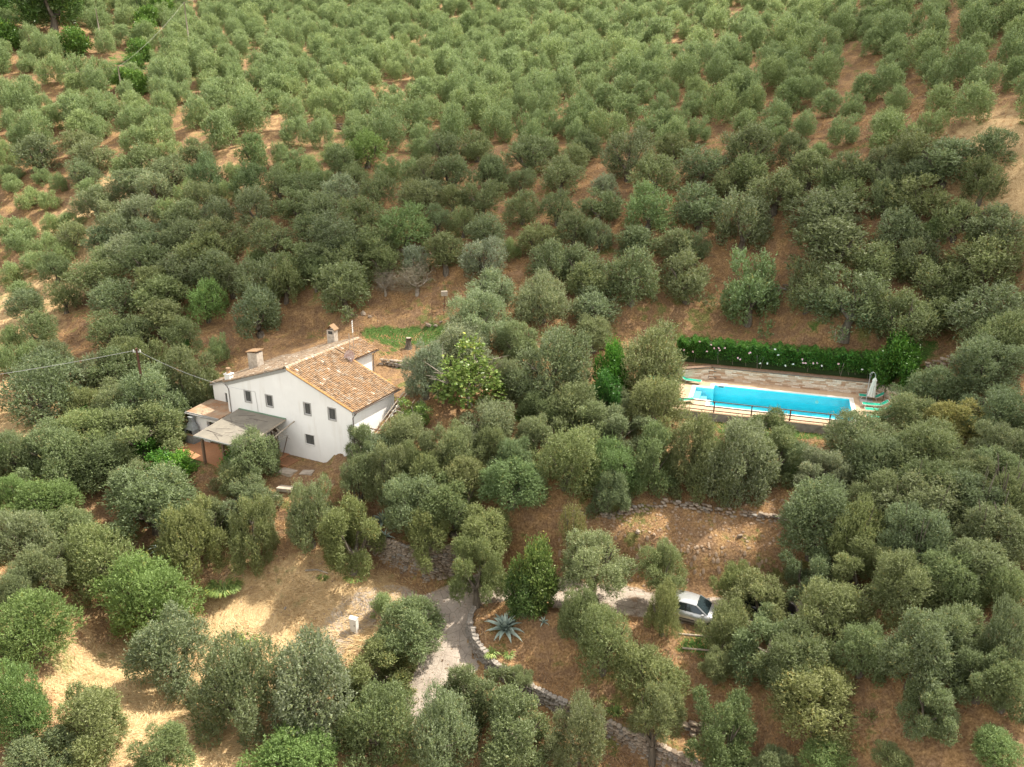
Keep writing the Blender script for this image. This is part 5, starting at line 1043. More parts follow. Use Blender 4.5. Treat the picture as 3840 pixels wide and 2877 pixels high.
def watermat():
    m=bpy.data.materials.new('pool_water'); m.use_nodes=True; n=m.node_tree.nodes; l=m.node_tree.links; n.clear()
    o=n.new('ShaderNodeOutputMaterial'); tr=n.new('ShaderNodeBsdfTransparent'); tr.inputs[0].default_value=(.78,.96,.99,1); gl=n.new('ShaderNodeBsdfGlossy'); gl.inputs['Roughness'].default_value=.04; ms=n.new('ShaderNodeMixShader'); fr=n.new('ShaderNodeFresnel'); fr.inputs[0].default_value=1.33
    no=n.new('ShaderNodeTexNoise'); no.inputs['Scale'].default_value=2.2; no.inputs['Detail'].default_value=3; g=n.new('ShaderNodeNewGeometry'); l.new(g.outputs['Position'],no.inputs[0]); bp=n.new('ShaderNodeBump'); bp.inputs['Strength'].default_value=.35; bp.inputs['Distance'].default_value=.05; l.new(no.outputs[0],bp.inputs['Height']); l.new(bp.outputs[0],gl.inputs['Normal']); l.new(bp.outputs[0],fr.inputs['Normal'])
    l.new(fr.outputs[0],ms.inputs[0]); l.new(tr.outputs[0],ms.inputs[1]); l.new(gl.outputs[0],ms.inputs[2]); l.new(ms.outputs[0],o.inputs[0]); return m
MB().add([(x0,y0,-.09),(x1,y0,-.09),(x1,y1,-.09),(x0,y1,-.09),(x0,ay1,-.09),(ax0,ay1,-.09),(ax0,ay0,-.09),(x0,ay0,-.09)],[(0,1,2,3,4,5,6,7)]).obj('water',watermat(),PO_)
cw=.34
def coping(xa,xb,ya,yb,nx_,ny_):
    for i in range(nx_):
        for j in range(ny_):
            a=xa+(xb-xa)*i/nx_; c=xa+(xb-xa)*(i+1)/nx_; d=ya+(yb-ya)*j/ny_; e=ya+(yb-ya)*(j+1)/ny_
            MB().box(a+.003,c-.003,d+.003,e-.003,-.07,.045).obj('coping_stone',M_COP,PO_)
coping(x0-cw,x1+cw,y1,y1+cw,12,1); coping(x0-cw,x1+cw,y0-cw,y0,12,1); coping(x1,x1+cw,y0,y1,1,5); coping(x0-cw,x0,ay1,y1,1,1); coping(x0-cw,x0,y0,ay0,1,1)
coping(ax0-cw,x0-cw,ay1,ay1+cw,1,1); coping(ax0-cw,x0-cw,ay0-cw,ay0,1,1); coping(ax0-cw,ax0,ay0,ay1,1,3)
MB().box(-10.6,-10.0,-.02,.01,-.13,.0).obj('skimmer',M_WHITE,PO_); MB().box(-10.5,-10.1,-.03,-.02,-.11,-.03).obj('skimmer_mouth',M_GLASS,PO_); MB().box(-10.4,-9.8,y1+cw+.01,y1+cw+.25,.0,.05).obj('skimmer_lid',M_COP,PO_)
MB().tube([(-2.45,-.012,-.55),(-2.45,-.03,-.55)],.14,12).obj('pool_light_reflection',M_COP,PO_)  # pale disc stands in for an oval reflection on the pool wall
# terrace: one object, each paving tile a part
TE=empty('pool_terrace',tuple(PO),PY); tag(TE,kind='structure'); TE['label']='sandstone paved pool terrace'
dx0,dx1,dy0,dy1=-17.2,3.3,-6.75,1.56
cell=.62; tiles={}
nxx=int((dx1-dx0)/cell); nyy=int((dy1-dy0)/cell)+1; cnt_=0
pr=[(x0-cw,x1+cw,y0-cw,y1+cw),(ax0-cw,x0,ay0-cw,ay1+cw)]
def cut(a,c,d,e,holes_):
    R=[(a,c,d,e)]
    for h in holes_:
        N_=[]
        for (p,q,u,v) in R:
            if q<=h[0] or p>=h[1] or v<=h[2] or u>=h[3]: N_.append((p,q,u,v)); continue
            if p<h[0]: N_.append((p,h[0],u,v))
            if q>h[1]: N_.append((h[1],q,u,v))
            m0,m1=max(p,h[0]),min(q,h[1])
            if u<h[2]: N_.append((m0,m1,u,h[2]))
            if v>h[3]: N_.append((m0,m1,h[3],v))
        R=N_
    return [q for q in R if q[1]-q[0]>.06 and q[3]-q[2]>.06]
for i in range(nxx+1):
    for j in range(nyy):
        a=dx0+i*cell; d=dy0+j*cell
        for (p,q,u,v) in cut(a,min(a+cell,dx1),d,min(d+cell,dy1),pr):
            if p<-14 and v>0.9: continue
            cnt_+=1; w,h=q-p-.008,v-u-.008; key=(round(w,2),round(h,2))
            if key not in tiles: tiles[key]=MB().box(-w/2,w/2,-h/2,h/2,-.06,0).mesh('tile',M_DECK)
            mesh_obj('tile',tiles[key],None,TE,((p+q)/2,(u+v)/2,random.uniform(0,.004)))
print('deck tiles',cnt_)
M_CONC=simple('old_concrete',(.30,.27,.235),(.19,.165,.14),2.5,.95,bump=.3)
b=MB(); b.box(dx0,dx1,dy0+.01,dy0+.3,-1.5,-.065).box(dx0,dx0+.3,dy0+.3,dy1,-1.5,-.065).box(dx1-.3,dx1,dy0+.3,dy1,-1.5,-.065)
for (p,q,u,v) in cut(dx0+.3,dx1-.3,dy0+.3,dy1,pr): b.box(p,q,u,v,-.2,-.066)
b.obj('slab',M_CONC,TE)
# stone-clad wall
def cladmat():
    t=NT('split_stone',.9,.1); r=t.rand(); n=t.noise(9,4,.65); c=t.ramp(r,[(0,(.38,.24,.155)),(.25,(.53,.38,.27)),(.5,(.66,.55,.44)),(.8,(.74,.67,.58)),(1,(.45,.33,.24))]); t.color(t.mix(t.smooth(n,.4,.75,0,.5),c,(.40,.28,.19))); t.bump(n,.4,.02); return t.m
M_CLAD=cladmat()
SW=empty('stone_wall',tuple(PO),PY,'stone clad retaining wall in cream and brown strips behind the pool','wall')
bars=[MB().box(-l/2,l/2,-d,.05,-.055,.055).mesh('cladding_stone',M_CLAD,bevel=.008) for l,d in ((.34,.03),(.46,.045),(.58,.025),(.72,.04),(.5,.055))]
LN=(.34,.46,.58,.72,.5); pieces=[]
def clad(p,q,h,seed,far=False):
    r=random.Random(seed); p=Vector(p);q=Vector(q);L=(q-p).length; a=math.atan2(q.y-p.y,q.x-p.x)
    MB().box(.02,L-.02,.01,.35,-.4,h-.005).obj('core',M_CONC,SW,loc=(p.x,p.y,0),rot=(0,0,a)); MB().box(-.03,L+.03,-.09,.42,h+.002,h+.055).obj('cap',simple('brown_cap',(.24,.16,.11),(.17,.11,.08),4) if 'brown_cap' not in bpy.data.materials else bpy.data.materials['brown_cap'],SW,loc=(p.x,p.y,0),rot=(0,0,a))
    rows=int(h/.117)
    for k in range(rows):
        u=-r.uniform(0,.3)
        while u<L:
            i=r.randrange(5); c=u+LN[i]/2
            if .1<c<L-.1: pieces.append((p.x+cos(a)*c,p.y+sin(a)*c,.06+k*.117,a,i,r))
            u+=LN[i]+.006
clad((-11.28,1.58,0),(2.15,1.58,0),1.15,1); clad((-13.9,.0,0),(-11.3,1.58,0),1.15,2); clad((2.2,1.56,0),(3.75,-.35,0),1.15,3); clad((3.75,-.37,0),(6.2,-2.2,0),1.0,4)
for k in range(9):
    pieces.insert(0,(-11.31+.02*(k%2),1.50,.06+k*.117,.25 if k%2 else -.1,k%2,random.Random(k)))
pieces.sort(key=lambda t:(abs(t[0]+4.5)>7.2,)); rest=MB()
for n,(x,y,z,a,i,r) in enumerate(pieces):
    if n<300: mesh_obj('cladding_stone',bars[i],None,SW,(x,y,z),(0,0,a),(1,random.uniform(.6,1.5),random.uniform(.9,1.0)))
    else:
        me=bars[i]; c,s=cos(a),sin(a); rest.add([(x+c*v.co.x-s*v.co.y,y+s*v.co.x+c*v.co.y,z+v.co.z) for v in me.vertices],[tuple(p.vertices) for p in me.polygons],random.random())
t=NT('split_stone_joined',.9,.1); nn=t.noise(9,4,.65); cc=t.ramp(t.attr('tint'),[(0,(.38,.24,.155)),(.25,(.53,.38,.27)),(.5,(.66,.55,.44)),(.8,(.74,.67,.58)),(1,(.45,.33,.24))]); t.color(t.mix(t.smooth(nn,.4,.75,0,.5),cc,(.40,.28,.19)))
print('cladding',len(pieces))
if rest.v: rest.obj('cladding_stones',t.m,SW)['kind']='stuff'
# oleander hedge
M_OLE=leafmat('oleander_leaf',(.085,.23,.035),(.13,.26,.055),.25,None,.45,.35,oc=False)
HG=empty('oleander_hedge',tuple(PO),PY,'long clipped dark green oleander hedge with pink flowers behind the pool','hedge')
r3=np.random.default_rng(5); n=30000; hx=r3.uniform(-14.6,2.3,n); bulge=.12*np.sin(hx*1.9)+.09*np.sin(hx*4.3+1)
face=r3.random(n); hy=np.where(face<.42,2.35-bulge+np.abs(r3.normal(0,.14,n)),r3.uniform(2.3,3.9,n)); top=3.12+.13*np.sin(hx*2.6+hy)+.11*np.sin(hx*6.1)+.08*np.sin(hx*11+2); hz=np.where(face<.42,1.55+(top-1.55)*r3.random(n)**.75,top-np.abs(r3.normal(0,.13,n)))
bk=face>.9; hy=np.where(bk,4.0-np.abs(r3.normal(0,.1,n)),hy); hz=np.where(bk,r3.uniform(1.5,3.2,n),hz)
Nn=np.stack([r3.normal(0,.5,n),np.where(face<.42,-.8,0)+r3.normal(0,.4,n),.7+r3.normal(0,.4,n)],1)
V,F,tt=quads(np.stack([hx,hy,hz],1),Nn,.22,.06,r3.random(n),3); mesh_obj('foliage',np_mesh('foliage',V,F,M_OLE,{'tint':('FACE',tt)}),None,HG)
b=MB()
for i in range(50):
    x=r_.uniform(-14.4,2.2); y=r_.uniform(2.66,3.3); q=r_.uniform(-.35,.35); b.tube([(x,y,1.0),(x+q,y-.2,2.3)],.02,4)
b.obj('stems',M_PALEBARK,HG)
MB().box(-14.5,2.2,2.7,3.6,1.0,2.9).obj('inner_shade_box',simple('painted_inner_shade',(.02,.04,.012),(.03,.055,.015),8),HG)  # solid dark box; its colour stands in for the shade inside the hedge
M_PINK=simple('pink_petals',(.80,.42,.48),(.85,.62,.64),20,.6); M_WPET=simple('white_petals',(.82,.80,.76),rough=.6)
def flower_mesh(m):
    b=MB(); r=random.Random(9)
    for k in range(9):
        c=Vector((r.uniform(-.09,.09),r.uniform(-.08,.0),r.uniform(-.07,.07)))
        for j in range(5):
            a=2*pi*j/5; p=Vector((cos(a),-.2,sin(a)))*.05; q=Vector((-sin(a),0,cos(a)))*.022; b.add([c,c+p*.6+q,c+p,c+p*.6-q],[(0,1,2,3)])
    return b.mesh('flower',m)
FM=[flower_mesh(M_PINK),flower_mesh(M_WPET)]
for fx,fz,w in [(-13.9,2.3,0),(-13.1,2.2,0),(-11.9,2.35,0),(-11.6,3.0,0),(-11.3,2.7,0),(-10.9,2.75,0),(-10.8,2.55,0),(-10.4,2.8,0),(-9.2,2.0,0),(-9.0,1.9,0),(-8.3,2.55,0),(-8.2,2.6,0),(-7.3,1.7,1),(-6.7,1.75,1),(-5.9,2.6,1),(-5.2,1.7,1),(-4.6,1.9,1),(-3.9,2.4,0),(-3.8,2.1,0),(-3.6,2.1,0),(-3.0,2.15,0),(-2.7,2.2,0),(-2.3,2.0,1),(-1.0,2.3,0),(.9,2.0,1),(-12.6,3.2,0),(-6.2,3.1,1)]:
    mesh_obj('flower',FM[w],None,HG,(fx,2.22,fz),(0,r_.uniform(0,6),0),(.8,.8,.8))
# fence along the terrace edge
FE=empty('terrace_fence',tuple(PO),PY,'dark iron post and rail fence along the front of the pool terrace','fence')
posts=[-16.1,-13.25,-10.4,-7.55,-4.7,-1.85,1.0]
for x in posts: MB().box(x-.05,x+.05,-6.64,-6.54,-.3,.93).obj('post',M_IRON,FE)
for a,c in zip(posts[:-1],posts[1:]):
    for z in (.90,.48,.14): MB().box(a+.04,c-.04,-6.61,-6.56,z-.034,z+.03).obj('rail',M_IRON if z<.8 else M_WOOD,FE)
# sun loungers
M_GREEN=simple('green_canvas',(.015,.33,.21),(.02,.38,.25),6,.7)
def lounger(x,y,rz,label,back=.62,z=0):
    e=empty('sun_lounger',pw(x,y,z),PY+rz,label,'sun lounger','green sun loungers round the pool')
    MB().box(.02,1.33,-.29,.29,.30,.325).obj('seat',M_GREEN,e)
    c,s=cos(back),sin(back); L=.68
    MB().add([(1.35,-.29,.30),(1.35+L*c,-.29,.30+L*s),(1.35+L*c,.29,.30+L*s),(1.35,.29,.30),(1.35,-.29,.325),(1.35+L*c,-.29,.325+L*s),(1.35+L*c,.29,.325+L*s),(1.35,.29,.325)],[(0,3,2,1),(4,5,6,7),(0,1,5,4),(1,2,6,5),(2,3,7,6),(3,0,4,7)]).obj('backrest',M_GREEN,e)
    for sy in (-.31,.31): MB().tube([(0,sy,.31),(1.34,sy,.31),(1.35+L*c,sy,.31+L*s)],.02,6).obj('frame',M_WHITE,e,True)
    MB().tube([(0,-.31,.31),(0,.31,.31)],.02,6).obj('end_bar',M_WHITE,e); MB().tube([(1.35+L*c,-.31,.31+L*s),(1.35+L*c,.31,.31+L*s)],.02,6).obj('end_bar',M_WHITE,e)
    for lx,dx in ((.22,-.12),(1.25,.1)):
        for sy in (-.30,.30): MB().tube([(lx,sy,.30),(lx+dx,sy,0)],.018,6).obj('leg',M_WHITE,e)
    return e
lounger(.75,.45,.0,'green sun lounger behind the closed parasol, nearest the stone wall'); lounger(.85,-1.55,.05,'green sun lounger just in front of the parasol base'); lounger(.95,-2.75,.02,'third green sun lounger from the wall, right of the pool'); lounger(.95,-4.35,.0,'green sun lounger nearest the fence, half hidden by an olive')
lounger(-12.0,-.15,pi-.1,'green sun lounger at the back left corner of the pool'); lounger(-12.15,-4.75,pi+.5,'green sun lounger at the front left corner by the fence'); lounger(-15.6,-1.1,2.2,'green sun lounger glimpsed through the olive left of the pool')
# parasol
PA=empty('closed_parasol',pw(1.3,.05),PY,'closed white cantilever parasol hanging on a curved grey pole','parasol')
MB().box(-.5,.5,-.5,.5,0,.06).obj('base_slab',simple('grey_paver',(.42,.40,.37),(.36,.34,.31),5),PA,bevel=.01)
MB().tube([(0,0,.06),(0,0,2.2),(.03,0,2.38),(.15,0,2.50),(.30,0,2.46),(.40,0,2.3),(.43,0,2.12)],.03,8).obj('pole',M_STEEL,PA,True)
MB().tube([(0,0,1.65),(.16,0,2.45)],.014,6).obj('strut',M_STEEL,PA); MB().box(-.06,.05,-.05,.05,2.25,2.36).obj('crank',M_STEEL,PA)
V=[];F=[];m=20
for i,(z,rr) in enumerate(((2.08,.02),(1.98,.08),(1.78,.17),(1.77,.12),(1.4,.17),(1.0,.215),(.6,.25),(.42,.27))):
    for j in range(m): a=2*pi*j/m; q=rr*(1+(.22 if j%2 else -.15)*(i>0)); V.append((.42-.10*(2.08-z)/1.6+q*cos(a),q*sin(a),z))
for i in range(7):
    for j in range(m): F.append((i*m+j,i*m+(j+1)%m,(i+1)*m+(j+1)%m,(i+1)*m+j))
MB().add(V,F).obj('folded_canopy',simple('white_canvas',(.74,.74,.70),(.66,.67,.63),5,.8),PA); MB().tube([(.4,0,1.30),(.4,0,1.36)],.20,12).obj('strap',M_WHITE,PA)
SH=empty('metal_post',pw(2.5,.0),PY,'thin dark post standing by the angled stone wall','post'); MB().tube([(0,0,0),(.08,0,1.2)],.03,6).obj('post',M_IRON,SH)
SP=empty('metal_post',pw(3.1,-1.0),PY,'short grey rod at the end of the angled stone wall','post'); MB().tube([(0,0,0),(.05,0,.7)],.02,6).obj('post',M_STEEL,SP)
# ---------------- dry stone walls ----------------
def drystone(name='field_stone'):
    t=NT(name,.95,.1); r=t.rand(); v=t.tc.outputs['Object']; n=t.noise(8,4,.65); c=t.ramp(r,[(0,(.16,.125,.095)),(.35,(.25,.20,.155)),(.7,(.35,.29,.23)),(1,(.25,.235,.215))]); t.color(t.mix(t.smooth(n,.42,.72,0,.55),c,(.16,.11,.075))); t.bump(n,.5,.03); return t.m
M_STONE=drystone()
def stone_mesh(seed):
    r=random.Random(seed); b=bmesh.new(); bmesh.ops.create_icosphere(b,subdivisions=1,radius=.5)
    for v in b.verts:
        c=v.co; m=max(abs(c.x),abs(c.y),abs(c.z)); v.co=Vector((c.x/m,c.y/m,c.z/m))*.5*r.uniform(.78,1.0)
    me=bpy.data.meshes.new('stone'); b.to_mesh(me); b.free(); me.materials.append(M_STONE); return me
STN=[stone_mesh(i) for i in range(6)]
def stone_wall(label,P,sx,sz,seed,name='dry_stone_wall',limit=300,depth=.4,lean=.12,rough=.04,drop=0):
    """P: list x,y,zbottom,ztop"""
    r=random.Random(seed); o0=P[0]; e=empty(name,(o0[0],o0[1],o0[2]),0,label,'wall'); L=[0]
    for a,b in zip(P[:-1],P[1:]): L.append(L[-1]+math.hypot(b[0]-a[0],b[1]-a[1]))
    items=[]; hmax=max(p[3]-p[2] for p in P)+.1; rows=int(hmax/sz)+1
    for k in range(rows):
        u=r.uniform(0,sx)
        while u<L[-1]:
            w=sx*r.uniform(.7,1.45); i=max(j for j in range(len(L)-1) if L[j]<=u); f=(u-L[i])/(L[i+1]-L[i]); p=[P[i][q]+(P[i+1][q]-P[i][q])*f for q in range(4)]
            z=p[2]-.1+k*sz
            if z<p[3]+.04 and r.random()>drop*(1+.9*sin(u*1.3)):
                dx,dy=P[i+1][0]-P[i][0],P[i+1][1]-P[i][1]; l=math.hypot(dx,dy); nx_,ny_=-dy/l,dx/l; off=.12+(z-p[2])*lean+r.uniform(-rough,rough)
                items.append((p[0]+nx_*off,p[1]+ny_*off,z+sz*.5+r.uniform(-.02,.02),math.atan2(dy,dx)+r.uniform(-.12,.12),w,depth*r.uniform(.8,1.2),sz*r.uniform(.85,1.12),r.randrange(6)))
            u+=w*1.0
    items.sort(key=lambda t:t[1]) if len(items)>limit else None; st=MB()
    for n,(x,y,z,a,w,d,h,i) in enumerate(items):
        if n<limit: mesh_obj('stone',STN[i],None,e,(x-o0[0],y-o0[1],z-o0[2]),(r.uniform(-.08,.08),r.uniform(-.08,.08),a),(w*1.08,d,h*1.1))
        else:
            c,s=cos(a),sin(a); st.add([(x-o0[0]+c*v.co.x*w-s*v.co.y*d,y-o0[1]+s*v.co.x*w+c*v.co.y*d,z-o0[2]+v.co.z*h*1.1) for v in STN[i].vertices],[tuple(p.vertices) for p in STN[i].polygons])
    if st.v: st.obj('stones',M_STONE,e)['kind']='stuff'
    return e
stone_wall('long curved dry stone wall along the right side of the track',WALLS[0],.27,.155,1)
stone_wall('tall curved dry stone wall above the end of the track',WALLS[1],.27,.155,2)
def gp(pts,h,dz=0): return [(x,y,gh(x,y)+dz-.15,gh(x,y)+dz+h) for x,y in pts]
stone_wall('grey rubble wall on the earth bank above the parked cars',gp([(4.3,48.9),(7.2,48.9),(11.1,49.6),(15.8,48.6),(19.5,47.3)],.42),.27,.15,3,rough=.18,depth=.35,drop=.35)
stone_wall('low stone wall right of the round laurel bush',gp([(33.6,60.9),(36.2,60.0)],.7),.36,.2,4,rough=.08)
stone_wall('low stone edge behind the farmhouse beside the tree stump',gp([(-11.4,65.2),(-9.4,64.7),(-6.2,63.2)],.45),.36,.2,5,rough=.08)
stone_wall('broken stone edge of the terrace above the agave on the left',gp([(-26.5,50.6),(-24,50.2)],.5),.4,.22,6,rough=.12)
stone_wall('rubble heap across the path in the lower right corner',gp([(9.5,36.2),(12.0,35.4)],.5),.4,.22,8,rough=.2)
for s,(P,l) in enumerate([([(-29,112.5),(-24,113.2),(-19.5,113)],'pale terrace wall in the upper left grove'),([(-12,80.5),(-8.5,80.8)],'low brown terrace wall above the bare trees'),([(20,90),(25,90.4)],'terrace wall in the middle of the grove below the straw strip'),([(38,71.5),(42,70.5)],'stone terrace edge in the right slope under the tall olive'),([(5,68.4),(8.5,68.2)],'low stone terrace edge behind the olives left of the hedge'),([(23.5,73.5),(27,72.8)],'stone outcrop in the small green patch above the hedge')]):
    stone_wall(l,gp(P,.7),.45,.26,20+s,rough=.1)
def rock(x,y,s,label,i): o=mesh_obj('rock',STN[i%6],None,None,(x,y,gh(x,y)+s*.2),(.2*i,.3,i*1.3),(s*1.3,s,s*.8)); tag(o,label,'rock')
for i,(x,y,s,l) in enumerate([(-7.8,71.3,.5,'pale rock at the right end of the lawn'),(-7.1,71.0,.38,'second pale rock by the lawn gate frame'),(-6.6,71.2,.3,'smallest pale rock by the lawn gate frame'),(-15.2,72.6,.6,'large grey boulder behind the roof antenna'),(-14.1,72.9,.5,'grey boulder right of the antenna boulder'),(-13.4,72.3,.32,'small stone between lawn and boulders'),(-1.2,44.9,.35,'flat stone where the track forks'),(-2.3,44.6,.28,'small stone at the head of the curved wall'),(-15.2,44.9,.2,'single white stone in the straw field'),(-12.5,47.6,.25,'small stone below the left olive row'),(15.5,47.2,.4,'loose stone under the rubble wall'),(8.6,47.6,.35,'loose stone left of the rubble wall')]): rock(x,y,s,l,i)
# scattered rubble and pebbles
b=MB(); r=random.Random(11)
for i in range(1500):
    q=r.random()
    if q<.35: x,y=r.uniform(3,20),r.uniform(45.5,49.6)
    elif q<.5: x,y=r.uniform(-1,10),r.uniform(33,38)
    elif q<.65: x,y=r.uniform(-20,-8),r.uniform(40,48)
    elif q<.8: x,y=r.uniform(-13,-5),r.uniform(62,72)
    else: x,y=r.uniform(-6,0),r.uniform(38,46)
    s=r.uniform(.03,.13)*(1.4 if q<.35 else .8); z=float(0); V,F=STN[i%6].vertices,STN[i%6].polygons
    b.add([(x+v.co.x*s*1.3,y+v.co.y*s,v.co.z*s) for v in V],[tuple(p.vertices) for p in F])
va=np.array(b.v); va[:,2]+=height(va[:,0],va[:,1]); b.v=[tuple(p) for p in va]
tag(b.obj('rubble',simple('pale_rubble',(.32,.235,.165),(.22,.155,.105),3,obj=False)),'loose rubble and pebbles on the bare earth','rubble',kind='stuff')
# ---------------- dry grass ----------------
def grassmat(name,c1,c2,c3):
    t=NT(name,.9,.1); a=t.attr('tint'); t.color(t.ramp(a,[(0,c1),(.5,c2),(1,c3)])); return t.m
def grass(name,n,dens,L,Wd,mat,lay,label,seed,region,swirl=True):
    r=np.random.default_rng(seed); x=r.uniform(region[0],region[1],n*4); y=r.uniform(region[2],region[3],n*4); w=dens(x,y); k=r.random(n*4)<w; x=x[k][:n];y=y[k][:n]; n=len(x)
    a=(np.sin(x*.55+1.7*np.sin(y*.4))*2.2+np.sin(y*.9+x*.3)*1.6+r.normal(0,.5,n)) if swirl else r.uniform(0,6.28,n)
    l=L*r.uniform(.5,1.4,n); h=l*np.clip(r.normal(lay,.18,n),.03,1); d=np.sqrt(np.maximum(l*l-h*h,0))
    z=height(x,y); ex,ey=x+np.cos(a)*d,y+np.sin(a)*d; kk=np.abs(height(ex,ey)-z)<.5*d+.05; x,y,a,d,h,z,ex,ey=[q[kk] for q in (x,y,a,d,h,z,ex,ey)]; n=len(x); ox,oy=-np.sin(a)*Wd,np.cos(a)*Wd; ez=np.maximum(height(ex,ey)+.02,z+h)
    V=np.stack([np.stack([x-ox,y-oy,z-.01],1),np.stack([x+ox,y+oy,z-.01],1),np.stack([ex,ey,ez],1)],1).reshape(-1,3)
    me=np_mesh(name,V,np.arange(3*n).reshape(n,3),mat,{'tint':('FACE',r.random(n))}); tag(mesh_obj(name,me),label,'grass',kind='stuff'); print(name,n)
M_STRAW=grassmat('straw',(.34,.215,.095),(.54,.385,.20),(.72,.56,.33)); M_BROWN=grassmat('brown_grass',(.20,.10,.042),(.36,.20,.09),(.50,.32,.16)); M_GG=grassmat('green_grass',(.045,.10,.018),(.08,.16,.035),(.20,.25,.08))
def notroad(x,y):
    d,_,_=poly(x,y,ROAD); hx_,hy_=to_local(HO,HY,x,y); px_,py_=to_local(PO,PY,x,y)
    m=(np.abs(d)>1.9)&~((hx_>-13.5)&(hx_<5)&(hy_>-4.2)&(hy_<11))&~((px_>-17.5)&(px_<4.7)&(py_>-6.9)&(py_<4.3)); wd_,_,_=poly(x,y,WALLS[0]); return m|((wd_>.7)&(wd_<5)&(y<44.5))
grass('straw_grass',110000,lambda x,y:blob(x,y,STRAW[:4])*notroad(x,y),.45,.014,M_STRAW,.2,'long pale straw lying in swirls in the open field',1,(-45,2,28,70))
grass('brown_grass',60000,lambda x,y:(.55+.45*np.sin(x*.8)*np.sin(y*.7))*notroad(x,y)*(1-blob(x,y,STRAW[:4])),.30,.018,M_BROWN,.55,'dry brown grass between the olives',2,(-35,38,31,60),False)
grass('brown_grass',45000,lambda x,y:notroad(x,y)*.8,.42,.028,M_BROWN,.45,'dry brown grass on the terraces behind the house and pool',3,(-55,50,60,100))
grass('green_grass',30000,lambda x,y:np.clip(blob(x,y,[g for g in GREEN if g[1]<80 and g[4]>.55])*1.2,0,1)*notroad(x,y),.2,.016,M_GG,.6,'short green grass of the lawn and banks',4,(-32,42,38,77),False)
